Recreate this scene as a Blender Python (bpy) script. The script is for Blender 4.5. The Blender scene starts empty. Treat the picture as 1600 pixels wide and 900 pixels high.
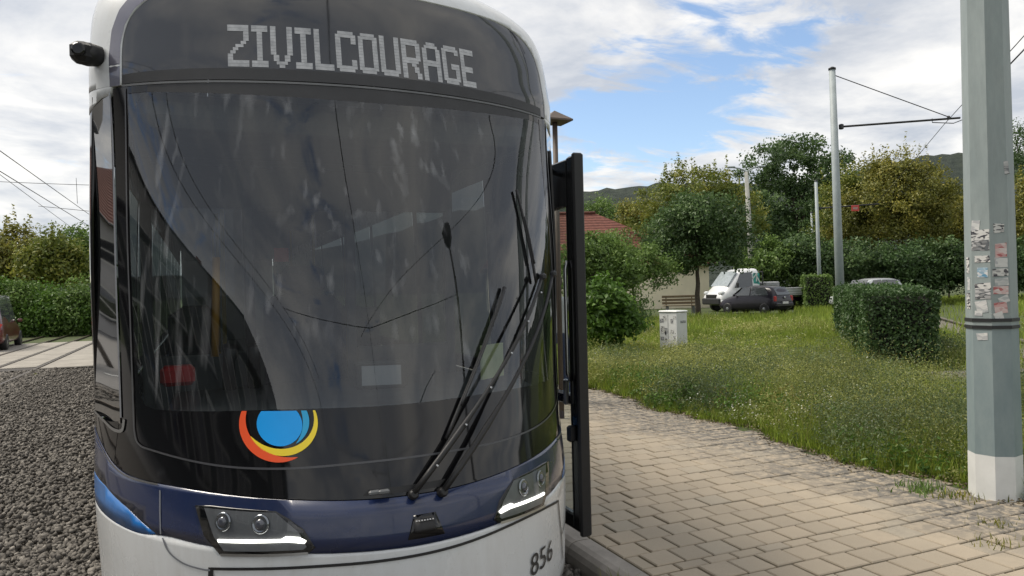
import bpy, bmesh, math, random
import numpy as np
from mathutils import Vector, Matrix

# ------------------------------------------------------------------ camera, sky, sun, exposure
scene = bpy.context.scene
COL = scene.collection
R = math.radians
CAM = Vector((-0.75, -2.89, 1.64)); YAW = R(23.0); ROLL = 0.024; FPX = 1150.0
cam = bpy.data.cameras.new('camera'); camo = bpy.data.objects.new('camera', cam); COL.objects.link(camo)
cam.sensor_width = 36.0; cam.lens = 36.0 * FPX / 1600.0; cam.clip_start = 0.05; cam.clip_end = 3000
camo.location = CAM
camo.rotation_euler = (Matrix.Rotation(-YAW, 3, 'Z') @ Matrix.Rotation(R(90), 3, 'X') @ Matrix.Rotation(-ROLL, 3, 'Z')).to_euler()
scene.camera = camo
FWD = Vector((math.sin(YAW), math.cos(YAW), 0)); RGT = Vector((math.cos(YAW), -math.sin(YAW), 0))

SUN_AZ, SUN_EL = R(-55), R(56)      # direction towards the sun, azimuth from +Y towards +X
SUNV = Vector((math.sin(SUN_AZ) * math.cos(SUN_EL), math.cos(SUN_AZ) * math.cos(SUN_EL), math.sin(SUN_EL)))
sl = bpy.data.lights.new('sun', 'SUN'); sl.energy = 2.5; sl.angle = R(28); sl.color = (1, .92, .80)
so = bpy.data.objects.new('sun', sl); COL.objects.link(so)
so.rotation_euler = SUNV.to_track_quat('Z', 'Y').to_euler(); so.location = (0, 0, 30)

world = bpy.data.worlds.new('World'); scene.world = world; world.use_nodes = True
wt = world.node_tree; wt.nodes.clear()
def wn(t, **k):
    n = wt.nodes.new(t)
    for a, b in k.items(): setattr(n, a, b)
    return n
def wl(a, b): wt.links.new(a, b)
def wmath(op, a, b=None, clamp=False):
    n = wn('ShaderNodeMath', operation=op, use_clamp=clamp)
    for i, x in enumerate((a, b)):
        if x is None: continue
        if isinstance(x, (int, float)): n.inputs[i].default_value = x
        else: wl(x, n.inputs[i])
    return n.outputs[0]
sky = wn('ShaderNodeTexSky', sky_type='NISHITA', sun_disc=False, sun_elevation=SUN_EL, sun_rotation=SUN_AZ)
sky.altitude = 150; sky.air_density = 1.0; sky.dust_density = 1.0; sky.ozone_density = 1.3
tc = wn('ShaderNodeTexCoord'); sep = wn('ShaderNodeSeparateXYZ'); wl(tc.outputs['Generated'], sep.inputs[0])
zc = wmath('ADD', wmath('MAXIMUM', sep.outputs[2], 0.0), 0.16)
cmb = wn('ShaderNodeCombineXYZ')
wl(wmath('DIVIDE', sep.outputs[0], zc), cmb.inputs[0]); wl(wmath('DIVIDE', sep.outputs[1], zc), cmb.inputs[1])
def wnoise(vec, scale, detail, rough, dist=0.0, off=(0, 0, 0), stretch=(1, 1, 1), rotz=0.0):
    m = wn('ShaderNodeMapping'); m.inputs['Location'].default_value = off; m.inputs['Scale'].default_value = stretch
    m.inputs['Rotation'].default_value = (0, 0, rotz)
    wl(vec, m.inputs[0]); n = wn('ShaderNodeTexNoise'); n.inputs['Scale'].default_value = scale
    n.inputs['Detail'].default_value = detail; n.inputs['Roughness'].default_value = rough; n.inputs['Distortion'].default_value = dist
    wl(m.outputs[0], n.inputs['Vector']); return n.outputs['Fac']
n1 = wnoise(cmb.outputs[0], 0.9, 10, 0.58, 0.35, (3.1, 1.7, 0), (1, 1, 1))
n2 = wnoise(cmb.outputs[0], 0.33, 3, 0.5, 0.0, (7.3, 2.2, 0))
n3 = wnoise(cmb.outputs[0], 2.9, 9, 0.62, 0.6, (1.3, 9.2, 0), (1, 2.0, 1), 0.7)
dens = wmath('ADD', wmath('ADD', wmath('MULTIPLY', n1, 0.56), wmath('MULTIPLY', n2, 0.42)), wmath('MULTIPLY', n3, 0.34))
# broad breaks in the cloud deck (directions of the blue openings)
def lobe(u, v, k, amp):
    d = RGT * ((u - 800) / FPX) + FWD + Vector((0, 0, (450 - v) / FPX)); d.normalize()
    vm = wn('ShaderNodeVectorMath', operation='DOT_PRODUCT'); wl(tc.outputs['Generated'], vm.inputs[0]); vm.inputs[1].default_value = d
    p = wmath('POWER', wmath('MAXIMUM', vm.outputs['Value'], 0.0), k)
    return wmath('MULTIPLY', p, amp)
gap = wmath('ADD', wmath('ADD', lobe(1110, 190, 60, 0.078), lobe(40, 270, 70, 0.06)), lobe(960, 300, 120, 0.04))
dens = wmath('SUBTRACT', dens, gap)
ramp = wn('ShaderNodeMapRange', interpolation_type='SMOOTHSTEP'); wl(dens, ramp.inputs[0])
ramp.inputs[1].default_value = 0.510; ramp.inputs[2].default_value = 0.585
cl = wn('ShaderNodeValToRGB'); wl(wnoise(cmb.outputs[0], 1.25, 9, 0.6, 0.3, (11, 5, 0)), cl.inputs[0])
cl.color_ramp.elements[0].position = 0.40; cl.color_ramp.elements[0].color = (0.50, 0.53, 0.585, 1)
cl.color_ramp.elements[1].position = 0.66; cl.color_ramp.elements[1].color = (1.06, 1.02, 0.95, 1)
bs = wn('ShaderNodeBackground'); wl(sky.outputs[0], bs.inputs[0]); bs.inputs[1].default_value = 0.115
bc = wn('ShaderNodeBackground'); wl(cl.outputs[0], bc.inputs[0]); bc.inputs[1].default_value = 0.71
mx = wn('ShaderNodeMixShader'); wl(wmath('MULTIPLY', ramp.outputs[0], 0.94), mx.inputs[0]); wl(bs.outputs[0], mx.inputs[1]); wl(bc.outputs[0], mx.inputs[2])
wo = wn('ShaderNodeOutputWorld'); wl(mx.outputs[0], wo.inputs[0])
scene.view_settings.view_transform = 'Standard'; scene.view_settings.look = 'None'
scene.view_settings.exposure = 0.74; scene.view_settings.gamma = 1.0
scene.render.engine = 'CYCLES'
scene.cycles.max_bounces = 8; scene.cycles.transparent_max_bounces = 16; scene.cycles.use_denoising = True
scene.cycles.caustics_reflective = False; scene.cycles.caustics_refractive = False

random.seed(5); rng = np.random.default_rng(5)

# ------------------------------------------------------------------ helpers
def at(u, v, depth):
    """world point seen at photo pixel (u, v), `depth` metres ahead of the camera"""
    a, b = u - 800, 450 - v
    x = (a * math.cos(ROLL) + b * math.sin(ROLL)) / FPX; y = (-a * math.sin(ROLL) + b * math.cos(ROLL)) / FPX
    return CAM + (RGT * x + FWD + Vector((0, 0, y))) * depth
def gat(u, depth, z=0.0):
    """ground point straight below image column u at a depth"""
    p = at(u, 450 - (u - 800) * 0.024, depth); return Vector((p.x, p.y, z))
def tag(o, label, cat, group=None):
    o['label'] = label; o['category'] = cat
    if group: o['group'] = group
    return o
def empty(name, loc=(0, 0, 0), rz=0.0):
    o = bpy.data.objects.new(name, None); COL.objects.link(o); o.location = loc; o.rotation_euler = (0, 0, rz)
    o.empty_display_size = .2
    return o
def link(name, me, mat=None, parent=None):
    o = bpy.data.objects.new(name, me); COL.objects.link(o)
    if mat is not None and not me.materials: me.materials.append(mat)
    if parent is not None: o.parent = parent
    return o
class MB:
    """collects simple solids into one mesh"""
    def __init__(s): s.v = []; s.f = []; s.sm = []
    def add(s, vs, fs, smooth=False):
        k = len(s.v); s.v += [tuple(p) for p in vs]
        for f in fs: s.f.append(tuple(i + k for i in f)); s.sm.append(smooth)
        return s
    def box(s, c, size, rz=0.0, rx=0.0, ry=0.0):
        M = Matrix.Rotation(rz, 3, 'Z') @ Matrix.Rotation(ry, 3, 'Y') @ Matrix.Rotation(rx, 3, 'X'); h = Vector(size) / 2; c = Vector(c)
        vs = [c + M @ Vector((sx * h.x, sy * h.y, sz * h.z)) for sx in (-1, 1) for sy in (-1, 1) for sz in (-1, 1)]
        return s.add(vs, [(0, 1, 3, 2), (4, 6, 7, 5), (0, 4, 5, 1), (2, 3, 7, 6), (0, 2, 6, 4), (1, 5, 7, 3)])
    def bbox(s, c, size, b=.01, rz=0.0):
        """box with chamfered edges"""
        M = Matrix.Rotation(rz, 3, 'Z'); h = Vector(size) / 2; c = Vector(c); b = min(b, h.x * .9, h.y * .9, h.z * .9)
        rings = []
        for z, ins in ((-h.z, b), (-h.z + b, 0), (h.z - b, 0), (h.z, b)):
            x, y = h.x - ins, h.y - ins; k = b if ins == 0 else b * .6
            rings.append([c + M @ Vector(p + (z,)) for p in ((x - k, -y), (x, -y + k), (x, y - k), (x - k, y), (-x + k, y), (-x, y - k), (-x, -y + k), (-x + k, -y))])
        vs = [p for r in rings for p in r]; fs = []
        for r in range(3):
            for i in range(8): fs.append((r * 8 + i, r * 8 + (i + 1) % 8, (r + 1) * 8 + (i + 1) % 8, (r + 1) * 8 + i))
        fs.append(tuple(range(7, -1, -1))); fs.append(tuple(range(24, 32)))
        return s.add(vs, fs)
    def tube(s, pts, rad, n=8, smooth=True, caps=True):
        pts = [Vector(p) for p in pts]; rad = rad if isinstance(rad, (list, tuple)) else [rad] * len(pts)
        vs = []; up = None
        for i, p in enumerate(pts):
            d = (pts[min(i + 1, len(pts) - 1)] - pts[max(i - 1, 0)]).normalized()
            a = Vector((0, 0, 1)) if abs(d.z) < .95 else Vector((1, 0, 0))
            x = d.cross(a).normalized(); y = x.cross(d).normalized()
            if up is not None and x.dot(up) < 0: x, y = -x, -y
            up = x
            for k in range(n):
                t = 2 * math.pi * k / n; vs.append(p + (x * math.cos(t) + y * math.sin(t)) * rad[i])
        fs = []
        for i in range(len(pts) - 1):
            for k in range(n): fs.append((i * n + k, i * n + (k + 1) % n, (i + 1) * n + (k + 1) % n, (i + 1) * n + k))
        s.add(vs, fs, smooth)
        if caps:
            k = len(s.v) - len(vs); s.f.append(tuple(k + i for i in range(n - 1, -1, -1))); s.sm.append(False)
            e = k + (len(pts) - 1) * n; s.f.append(tuple(e + i for i in range(n))); s.sm.append(False)
        return s
    def lathe(s, base, prof, n=16, axis=Vector((0, 0, 1)), smooth=True):
        """prof: list of (radius, height) along axis"""
        base = Vector(base); axis = axis.normalized(); a = Vector((1, 0, 0)) if abs(axis.x) < .9 else Vector((0, 1, 0))
        x = axis.cross(a).normalized(); y = axis.cross(x)
        vs = [base + axis * h + (x * math.cos(2 * math.pi * k / n) + y * math.sin(2 * math.pi * k / n)) * r for r, h in prof for k in range(n)]
        fs = [(i * n + k, i * n + (k + 1) % n, (i + 1) * n + (k + 1) % n, (i + 1) * n + k) for i in range(len(prof) - 1) for k in range(n)]
        s.add(vs, fs, smooth)
        k = len(s.v) - len(vs); s.f.append(tuple(k + i for i in range(n - 1, -1, -1))); s.sm.append(False)
        e = k + (len(prof) - 1) * n; s.f.append(tuple(e + i for i in range(n))); s.sm.append(False)
        return s
    def prism(s, poly, h0, h1, M=None):
        """polygon (x, y) extruded in z, then transformed"""
        n = len(poly); M = M or Matrix.Identity(4)
        vs = [M @ Vector((x, y, h)) for h in (h0, h1) for x, y in poly]
        return s.add(vs, [tuple(range(n - 1, -1, -1)), tuple(range(n, 2 * n))] + [(i, (i + 1) % n, n + (i + 1) % n, n + i) for i in range(n)])
    def mesh(s, name):
        me = bpy.data.meshes.new(name); me.from_pydata(s.v, [], s.f); me.polygons.foreach_set('use_smooth', s.sm)
        bm = bmesh.new(); bm.from_mesh(me); bmesh.ops.recalc_face_normals(bm, faces=bm.faces); bm.to_mesh(me); bm.free()
        return me
    def build(s, name, mat, parent=None): return link(name, s.mesh(name), mat, parent)
def np_mesh(name, V, T, tint=None, k=3):
    """fast mesh from numpy arrays; T is (n,k)"""
    me = bpy.data.meshes.new(name); V = np.asarray(V, np.float32); T = np.asarray(T, np.int32)
    me.vertices.add(len(V)); me.vertices.foreach_set('co', V.ravel())
    me.loops.add(T.size); me.loops.foreach_set('vertex_index', T.ravel())
    me.polygons.add(len(T)); me.polygons.foreach_set('loop_start', np.arange(0, T.size, k, dtype=np.int32))
    me.polygons.foreach_set('loop_total', np.full(len(T), k, np.int32))
    if tint is not None:
        a = me.attributes.new('tint', 'FLOAT', 'FACE'); a.data.foreach_set('value', np.asarray(tint, np.float32))
    me.update(calc_edges=True); me.validate(); return me
def struct(o): o['kind'] = 'structure'; return o
def stuff(o, label=None, cat=None):
    o['kind'] = 'stuff'
    if label: o['label'] = label; o['category'] = cat
    return o

# ------------------------------------------------------------------ materials
MATS = {}
class NT:
    def __init__(s, name):
        s.m = bpy.data.materials.new(name); s.m.use_nodes = True; s.t = s.m.node_tree
        s.b = s.t.nodes['Principled BSDF']; s.out = s.t.nodes['Material Output']
    def n(s, ty, **k):
        x = s.t.nodes.new(ty)
        for a, b in k.items(): setattr(x, a, b)
        return x
    def l(s, a, b): s.t.links.new(a, b)
    def noise(s, scale, detail=4, rough=.55, vec=None, coord='Object', stretch=None):
        n = s.n('ShaderNodeTexNoise'); n.inputs['Scale'].default_value = scale; n.inputs['Detail'].default_value = detail; n.inputs['Roughness'].default_value = rough
        if vec is None:
            if not hasattr(s, 'tcn'): s.tcn = s.n('ShaderNodeTexCoord')
            vec = s.tcn.outputs[coord]
        if stretch:
            m = s.n('ShaderNodeMapping'); m.inputs['Scale'].default_value = stretch; s.l(vec, m.inputs[0]); vec = m.outputs[0]
        s.l(vec, n.inputs['Vector']); return n.outputs['Fac']
    def ramp(s, fac, stops):
        r = s.n('ShaderNodeValToRGB'); e = r.color_ramp.elements
        while len(e) < len(stops): e.new(.5)
        for i, (p, c) in enumerate(stops): e[i].position = p; e[i].color = (c[0], c[1], c[2], 1)
        s.l(fac, r.inputs[0]); return r.outputs[0]
    def mix(s, fac, a, b, bt='MIX'):
        m = s.n('ShaderNodeMix', data_type='RGBA', blend_type=bt)
        for sock, x in ((m.inputs[0], fac), (m.inputs[6], a), (m.inputs[7], b)):
            if isinstance(x, (int, float)): sock.default_value = x
            elif isinstance(x, tuple): sock.default_value = (x[0], x[1], x[2], 1)
            else: s.l(x, sock)
        return m.outputs[2]
    def bump(s, h, strength=.3, dist=.01):
        b = s.n('ShaderNodeBump'); b.inputs['Strength'].default_value = strength; b.inputs['Distance'].default_value = dist
        s.l(h, b.inputs['Height']); s.l(b.outputs[0], s.b.inputs['Normal'])
def pm(name, col, rough=.5, metal=0.0, var=.12, vscale=8.0, bump=0.0, bscale=60.0, spec=None, coat=0.0):
    """procedural paint / plastic / metal: base colour with soft mottling and fine relief"""
    if name in MATS: return MATS[name]
    k = NT(name); b = k.b; b.inputs['Roughness'].default_value = rough; b.inputs['Metallic'].default_value = metal
    if spec is not None: b.inputs['Specular IOR Level'].default_value = spec
    if coat: b.inputs['Coat Weight'].default_value = coat; b.inputs['Coat Roughness'].default_value = .03
    f = k.noise(vscale, 6, .6)
    c = k.ramp(f, [(.3, tuple(x * (1 - var) for x in col)), (.7, tuple(min(1, x * (1 + var)) for x in col))]); k.l(c, b.inputs['Base Color'])
    if bump: k.bump(k.noise(bscale, 4, .6), bump, .004)
    MATS[name] = k.m; return k.m
def emat(name, col, strength, base=(.6, .6, .6)):
    if name in MATS: return MATS[name]
    k = NT(name); k.b.inputs['Base Color'].default_value = (*base, 1); k.b.inputs['Emission Color'].default_value = (*col, 1)
    k.b.inputs['Emission Strength'].default_value = strength; k.b.inputs['Roughness'].default_value = .4
    MATS[name] = k.m; return k.m
def glassmat(name, tint, ior=1.6, rough=0.0, wob=0.0, sky_streaks=0.0):
    """thin pane: fresnel reflection over tinted transmission"""
    if name in MATS: return MATS[name]
    k = NT(name); k.t.nodes.remove(k.b)
    fr = k.n('ShaderNodeFresnel'); fr.inputs[0].default_value = ior
    gl = k.n('ShaderNodeBsdfGlossy'); gl.inputs['Roughness'].default_value = rough; gl.inputs['Color'].default_value = (.95, .97, 1, 1)
    tr = k.n('ShaderNodeBsdfTransparent'); tr.inputs[0].default_value = (*tint, 1)
    if wob:
        bp = k.n('ShaderNodeBump'); bp.inputs['Strength'].default_value = wob; bp.inputs['Distance'].default_value = .02
        k.l(k.noise(1.0, 3, .5, stretch=(5, 5, .9)), bp.inputs['Height']); k.l(bp.outputs[0], gl.inputs['Normal']); k.l(bp.outputs[0], fr.inputs['Normal'])
    ge = k.n('ShaderNodeNewGeometry'); iv = k.n('ShaderNodeMath', operation='SUBTRACT'); iv.inputs[0].default_value = 1.0; k.l(ge.outputs['Backfacing'], iv.inputs[1])
    ff = k.n('ShaderNodeMath', operation='MULTIPLY'); k.l(fr.outputs[0], ff.inputs[0]); k.l(iv.outputs[0], ff.inputs[1])
    mx = k.n('ShaderNodeMixShader'); k.l(ff.outputs[0], mx.inputs[0]); k.l(tr.outputs[0], mx.inputs[1]); k.l(gl.outputs[0], mx.inputs[2]); last = mx.outputs[0]
    if sky_streaks:   # stretched cloud reflections painted as pale diffuse streaks, plus a faint even film
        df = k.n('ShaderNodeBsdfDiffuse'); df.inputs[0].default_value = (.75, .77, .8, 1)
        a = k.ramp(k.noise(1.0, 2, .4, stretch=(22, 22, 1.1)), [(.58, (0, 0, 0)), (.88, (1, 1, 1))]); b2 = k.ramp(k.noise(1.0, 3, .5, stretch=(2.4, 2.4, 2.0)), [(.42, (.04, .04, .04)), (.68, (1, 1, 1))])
        m3 = k.mix(1.0, a, b2, 'MULTIPLY'); sc_ = k.n('ShaderNodeMath', operation='MULTIPLY'); k.l(m3, sc_.inputs[0]); sc_.inputs[1].default_value = sky_streaks
        ad = k.n('ShaderNodeMath', operation='ADD'); k.l(sc_.outputs[0], ad.inputs[0]); ad.inputs[1].default_value = sky_streaks * .02
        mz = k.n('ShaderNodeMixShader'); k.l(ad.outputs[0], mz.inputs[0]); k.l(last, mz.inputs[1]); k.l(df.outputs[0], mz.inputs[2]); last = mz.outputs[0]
    k.l(last, k.out.inputs[0]); MATS[name] = k.m; return k.m
def leafmat(name, c0, c1, c2, trans=.35):
    """foliage: per-leaf colour between c0 (dark) .. c2, part translucent"""
    if name in MATS: return MATS[name]
    k = NT(name); k.t.nodes.remove(k.b)
    at_ = k.n('ShaderNodeAttribute'); at_.attribute_name = 'tint'
    c = k.ramp(at_.outputs['Fac'], [(0, c0), (.5, c1), (1, c2)])
    d = k.n('ShaderNodeBsdfDiffuse'); k.l(c, d.inputs[0])
    t = k.n('ShaderNodeBsdfTranslucent'); k.l(c, t.inputs[0])
    g = k.n('ShaderNodeBsdfGlossy'); g.inputs['Roughness'].default_value = .45; g.inputs[0].default_value = (.6, .6, .6, 1)
    m1 = k.n('ShaderNodeMixShader'); m1.inputs[0].default_value = trans; k.l(d.outputs[0], m1.inputs[1]); k.l(t.outputs[0], m1.inputs[2])
    m2 = k.n('ShaderNodeMixShader'); m2.inputs[0].default_value = .04; k.l(m1.outputs[0], m2.inputs[1]); k.l(g.outputs[0], m2.inputs[2])
    k.l(m2.outputs[0], k.out.inputs[0]); MATS[name] = k.m; return k.m

def dirty(name, col, rough, grime, amt, coat):
    k = NT(name); b = k.b; b.inputs['Roughness'].default_value = rough; b.inputs['Coat Weight'].default_value = coat; b.inputs['Coat Roughness'].default_value = .06
    run = k.ramp(k.noise(1.0, 6, .65, stretch=(9, 9, 1.6)), [(.42, (0, 0, 0)), (.75, (1, 1, 1))]); spots = k.ramp(k.noise(70, 3, .6), [(.60, (0, 0, 0)), (.72, (1, 1, 1))]); film = k.ramp(k.noise(2.2, 5, .6), [(.3, (.1, .1, .1)), (.7, (.9, .9, .9))])
    m = k.mix(1.0, run, film, 'MULTIPLY'); m = k.mix(.35, m, spots, 'ADD'); sc_ = k.n('ShaderNodeMath', operation='MULTIPLY'); k.l(m, sc_.inputs[0]); sc_.inputs[1].default_value = amt
    k.l(k.mix(sc_.outputs[0], col, grime), b.inputs['Base Color']); r2 = k.n('ShaderNodeMath', operation='MULTIPLY_ADD'); k.l(film, r2.inputs[0]); r2.inputs[1].default_value = .22; r2.inputs[2].default_value = rough * .7; k.l(r2.outputs[0], b.inputs['Roughness']); MATS[name] = k.m; return k.m
M_WHITE = dirty('tram_white', (.60, .62, .63), .25, (.30, .27, .23), .38, .4)
M_NAVY = dirty('tram_navy', (.010, .020, .066), .2, (.08, .08, .09), .18, .5)
M_LBLUE = pm('tram_light_blue', (.012, .13, .40), .3, var=.15, vscale=20, coat=.4)
M_BLACK = pm('tram_black_gloss', (.006, .006, .007), .06, var=.2, vscale=3, spec=.5)
M_RUBBER = pm('black_rubber', (.009, .009, .010), .5, var=.25, vscale=20)
M_DGREY = pm('dark_grey_plastic', (.02, .021, .023), .5, var=.2, vscale=10)
M_GREY = pm('mid_grey_plastic', (.12, .125, .13), .5, var=.15, vscale=10)
M_TRIM = pm('trim_seam', (.16, .17, .19), .3, var=.1, vscale=10)
M_STEEL = pm('brushed_steel', (.45, .46, .47), .3, 1.0, var=.1, vscale=14)
M_GALV = pm('galvanised_mast', (.30, .34, .35), .55, var=.12, vscale=5, bump=.1, bscale=80)
M_RAIL = pm('rail_steel', (.10, .085, .07), .45, .7, var=.3, vscale=12)
M_WIRE = pm('wire_dark', (.03, .03, .032), .5, .5)
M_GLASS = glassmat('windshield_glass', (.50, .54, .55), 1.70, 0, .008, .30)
M_CLEAR = glassmat('clear_pane', (.86, .89, .88), 1.45)
M_LENS = glassmat('lamp_lens', (.85, .87, .88), 1.5)
M_SIDEGL = pm('side_window_glass', (.006, .007, .008), .012, var=.05, spec=1.0, coat=1.0)
M_WOOD = pm('bench_wood', (.16, .12, .07), .7, var=.3, vscale=15)
M_BARK = pm('bark', (.07, .055, .042), .9, var=.4, vscale=14, bump=.5, bscale=30)

# ------------------------------------------------------------------ tram: doubly curved nose as a function of (t, z)
# t in degrees runs round the plan curve (0 nose, +-90 flank), beyond 90 along the flank, 10 deg per metre
_ZK = np.array([-.2, .3, .75, .95, 1.7, 2.6, 2.95, 3.12, 3.24, 3.33, 3.38])
_YK = np.array([-.09, -.105, -.085, -.012, .213, .574, .66, .715, .80, .95, 1.25])
_WK = np.array([1.215, 1.235, 1.258, 1.253, 1.243, 1.211, 1.20, 1.165, 1.08, .93, .62])
def _pchip(X, Y):
    h = np.diff(X); d = np.diff(Y) / h; m = np.zeros_like(Y)
    for i in range(1, len(X) - 1):
        if d[i - 1] * d[i] > 0:
            w1 = 2 * h[i] + h[i - 1]; w2 = h[i] + 2 * h[i - 1]; m[i] = (w1 + w2) / (w1 / d[i - 1] + w2 / d[i])
    m[0] = d[0]; m[-1] = d[-1]
    def f(x):
        x = min(max(x, X[0]), X[-1]); i = min(int(np.searchsorted(X, x, side='right')) - 1, len(X) - 2); t = (x - X[i]) / h[i]
        return ((1 + 2 * t) * (1 - t) ** 2 * Y[i] + t * (1 - t) ** 2 * h[i] * m[i] + t * t * (3 - 2 * t) * Y[i + 1] + t * t * (t - 1) * h[i] * m[i + 1])
    return f
# rake of the nose is smoothed so that reflections run without kinks
_fy, _fw = _pchip(_ZK, _YK), _pchip(_ZK, _WK)
def _y0(z): return sum(_fy(z + o) * w for o, w in ((-.22, .15), (-.11, .22), (0, .26), (.11, .22), (.22, .15))) if .3 < z < 2.85 else _fy(z)
_TY = np.linspace(-.2, 3.38, 240); _TV = np.array([_y0(z) for z in _TY]); _TW = np.array([_fw(z) for z in _TY])
_ker = np.array([1, 2, 3, 4, 3, 2, 1], float); _ker /= _ker.sum()
_TV = np.convolve(np.pad(_TV, 3, mode='reflect', reflect_type='odd'), _ker, 'valid')
_YF, _WF = _pchip(_TY, _TV), _pchip(_TY, _TW)
_smo = lambda x: x * x * (3 - 2 * x)
def S(t, z):
    y0, w = _YF(z), _WF(z); q = min(max((z - .85) / 1.85, 0), 1); L = 1.487 - .977 * (.75 * q + .25 * _smo(q))
    a = abs(t); s = 1 if t >= 0 else -1; tt = R(min(a, 90))
    x = w * s * math.sin(tt) ** (2 / 1.931); y = y0 + L * (1 - math.cos(tt) ** (2 / 1.694))
    if a > 90:
        k = min((a - 90) / 3, 1); y = (y0 + L) * (1 - k) + 1.5 * k + (a - 90) / 10
    return Vector((x, y, z))
def SN(t, z):
    e = .15; a = S(t + e, z) - S(t - e, z); b = S(t, z + .004) - S(t, z - .004); n = a.cross(b)
    if n.length < 1e-9: return Vector((0, -1, 0))
    n.normalize(); return n
def SO(t, z, off): return S(t, z) + SN(t, z) * off
def surf_mesh(name, polys, off=0.0, dt=3.0, dz=.07, rim=0.0):
    """polygons given in (t, z), cut on a grid and laid on the tram's skin; rim = depth of the turned-in edge"""
    bm = bmesh.new()
    for poly in polys:
        vs = [bm.verts.new((p[0], p[1] * 50, 0)) for p in poly]; bm.faces.new(vs)
    ts = [v.co.x for v in bm.verts]; zs = [v.co.y / 50 for v in bm.verts]
    x = math.floor(min(ts) / dt) * dt + dt
    while x < max(ts) - 1e-4:
        bmesh.ops.bisect_plane(bm, geom=bm.verts[:] + bm.edges[:] + bm.faces[:], plane_co=(x, 0, 0), plane_no=(1, 0, 0), dist=1e-5)
        x += dt if abs(x) < 96 else 10
    z = math.floor(min(zs) / dz) * dz + dz
    while z < max(zs) - 1e-5:
        bmesh.ops.bisect_plane(bm, geom=bm.verts[:] + bm.edges[:] + bm.faces[:], plane_co=(0, z * 50, 0), plane_no=(0, 1, 0), dist=1e-5); z += dz
    for f in bm.faces: f.normal_update()
    bmesh.ops.recalc_face_normals(bm, faces=bm.faces[:])
    nn = {}
    for v in bm.verts:
        t, z = v.co.x, v.co.y / 50; n = SN(t, z); nn[v] = n; v.co = S(t, z) + n * off
    if rim:
        be = [e for e in bm.edges if e.is_boundary]; key = {v: nn[v] for e in be for v in e.verts}
        r = bmesh.ops.extrude_edge_only(bm, edges=be)
        nv = [g for g in r['geom'] if isinstance(g, bmesh.types.BMVert)]
        old = list(key)
        for v in nv:
            o = min((e.other_vert(v) for e in v.link_edges if e.other_vert(v) in key), key=lambda q: (q.co - v.co).length, default=None)
            if o is not None: v.co = v.co - key[o] * rim
    bm.normal_update()
    for f in bm.faces:
        f.smooth = True
        c = f.calc_center_median()
    me = bpy.data.meshes.new(name); bm.to_mesh(me); bm.free()
    # outward orientation
    out = Vector((0, 4, 1.5)); s = sum(1 if (p.center - Vector((0, max(p.center.y, 1.2), p.center.z))).dot(p.normal) > 0 else -1 for p in me.polygons)
    if s < 0: me.flip_normals()
    return me
M_TINT = glassmat('tinted_side_glass', (.07, .08, .08), 1.5)
tram = empty('tram', (0, 0, 0)); tag(tram, 'white and navy tram with curved black windscreen facing the camera', 'tram')
def skin(name, polys, mat, off=0.0, dt=3.0, dz=.07, rim=0.0, parent=None):
    if isinstance(polys[0][0], (int, float)): polys = [polys]
    return link(name, surf_mesh(name, polys, off, dt, dz, rim), mat, parent or tram)
def curve(pts, n=None):
    """Catmull-Rom through control points"""
    P = [np.array(p, float) for p in pts]; P = [2 * P[0] - P[1]] + P + [2 * P[-1] - P[-2]]; o = []
    for i in range(1, len(P) - 2):
        for s in range(6):
            t = s / 6; o.append(tuple(.5 * (2 * P[i] + (P[i + 1] - P[i - 1]) * t + (2 * P[i - 1] - 5 * P[i] + 4 * P[i + 1] - P[i + 2]) * t * t + (-P[i - 1] + 3 * P[i] - 3 * P[i + 1] + P[i + 2]) * t ** 3)))
    o.append(tuple(P[-2])); return o
def tl(a, b, n=2): return [(a[0] + (b[0] - a[0]) * i / n, a[1] + (b[1] - a[1]) * i / n) for i in range(n + 1)]
mir = lambda P: [(-t, z) for t, z in reversed(P)]
SIDE = 270.0   # flank ends 18 m behind the corner
# boundary lines, symmetric in t
half_bt = curve([(0, .830), (10, .831), (24, .842), (43, .858), (56, .858), (64, .885), (72, .945), (80, .985), (90, .99)])
half_bb = curve([(0, .640), (18, .644), (37, .652), (46, .660), (54, .640), (64, .641), (78, .650), (90, .655)])
bt = mir(half_bt)[:-1] + half_bt; bb = mir(half_bb)[:-1] + half_bb
skin('lower_body', [(-SIDE, .12)] + [(-90, .12), (-60, .17), (0, .17), (60, .17), (90, .12)] + [(SIDE, .12), (SIDE, .655)] + bb[::-1] + [(-SIDE, .655)], M_WHITE, 0.002, rim=.03)
sw = [(49, .660), (57.6, .727), (68.5, .775), (76, .783), (90, .785), (SIDE, .785)]
navy = bb and [p for p in bb if abs(p[0]) <= 49]
skin('blue_band', [(-SIDE, .99)] + bt + [(SIDE, .99), (SIDE, .789)] + [(t, z + .004) for t, z in sw[::-1][1:]] + [(t, z + .003) for t, z in navy[::-1]] + [(-t, z + .004) for t, z in sw[:-1]] + [(-SIDE, .789)], M_NAVY, 0.004, rim=.03)
for s in (-1, 1):
    hb = [(s * t, z + .003) for t, z in half_bb if t >= 49]; w = [(s * t, z) for t, z in sw]
    skin('light_blue_flash', w + [(s * SIDE, .658)] + hb[::-1], M_LBLUE, 0.003, rim=.02)
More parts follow.
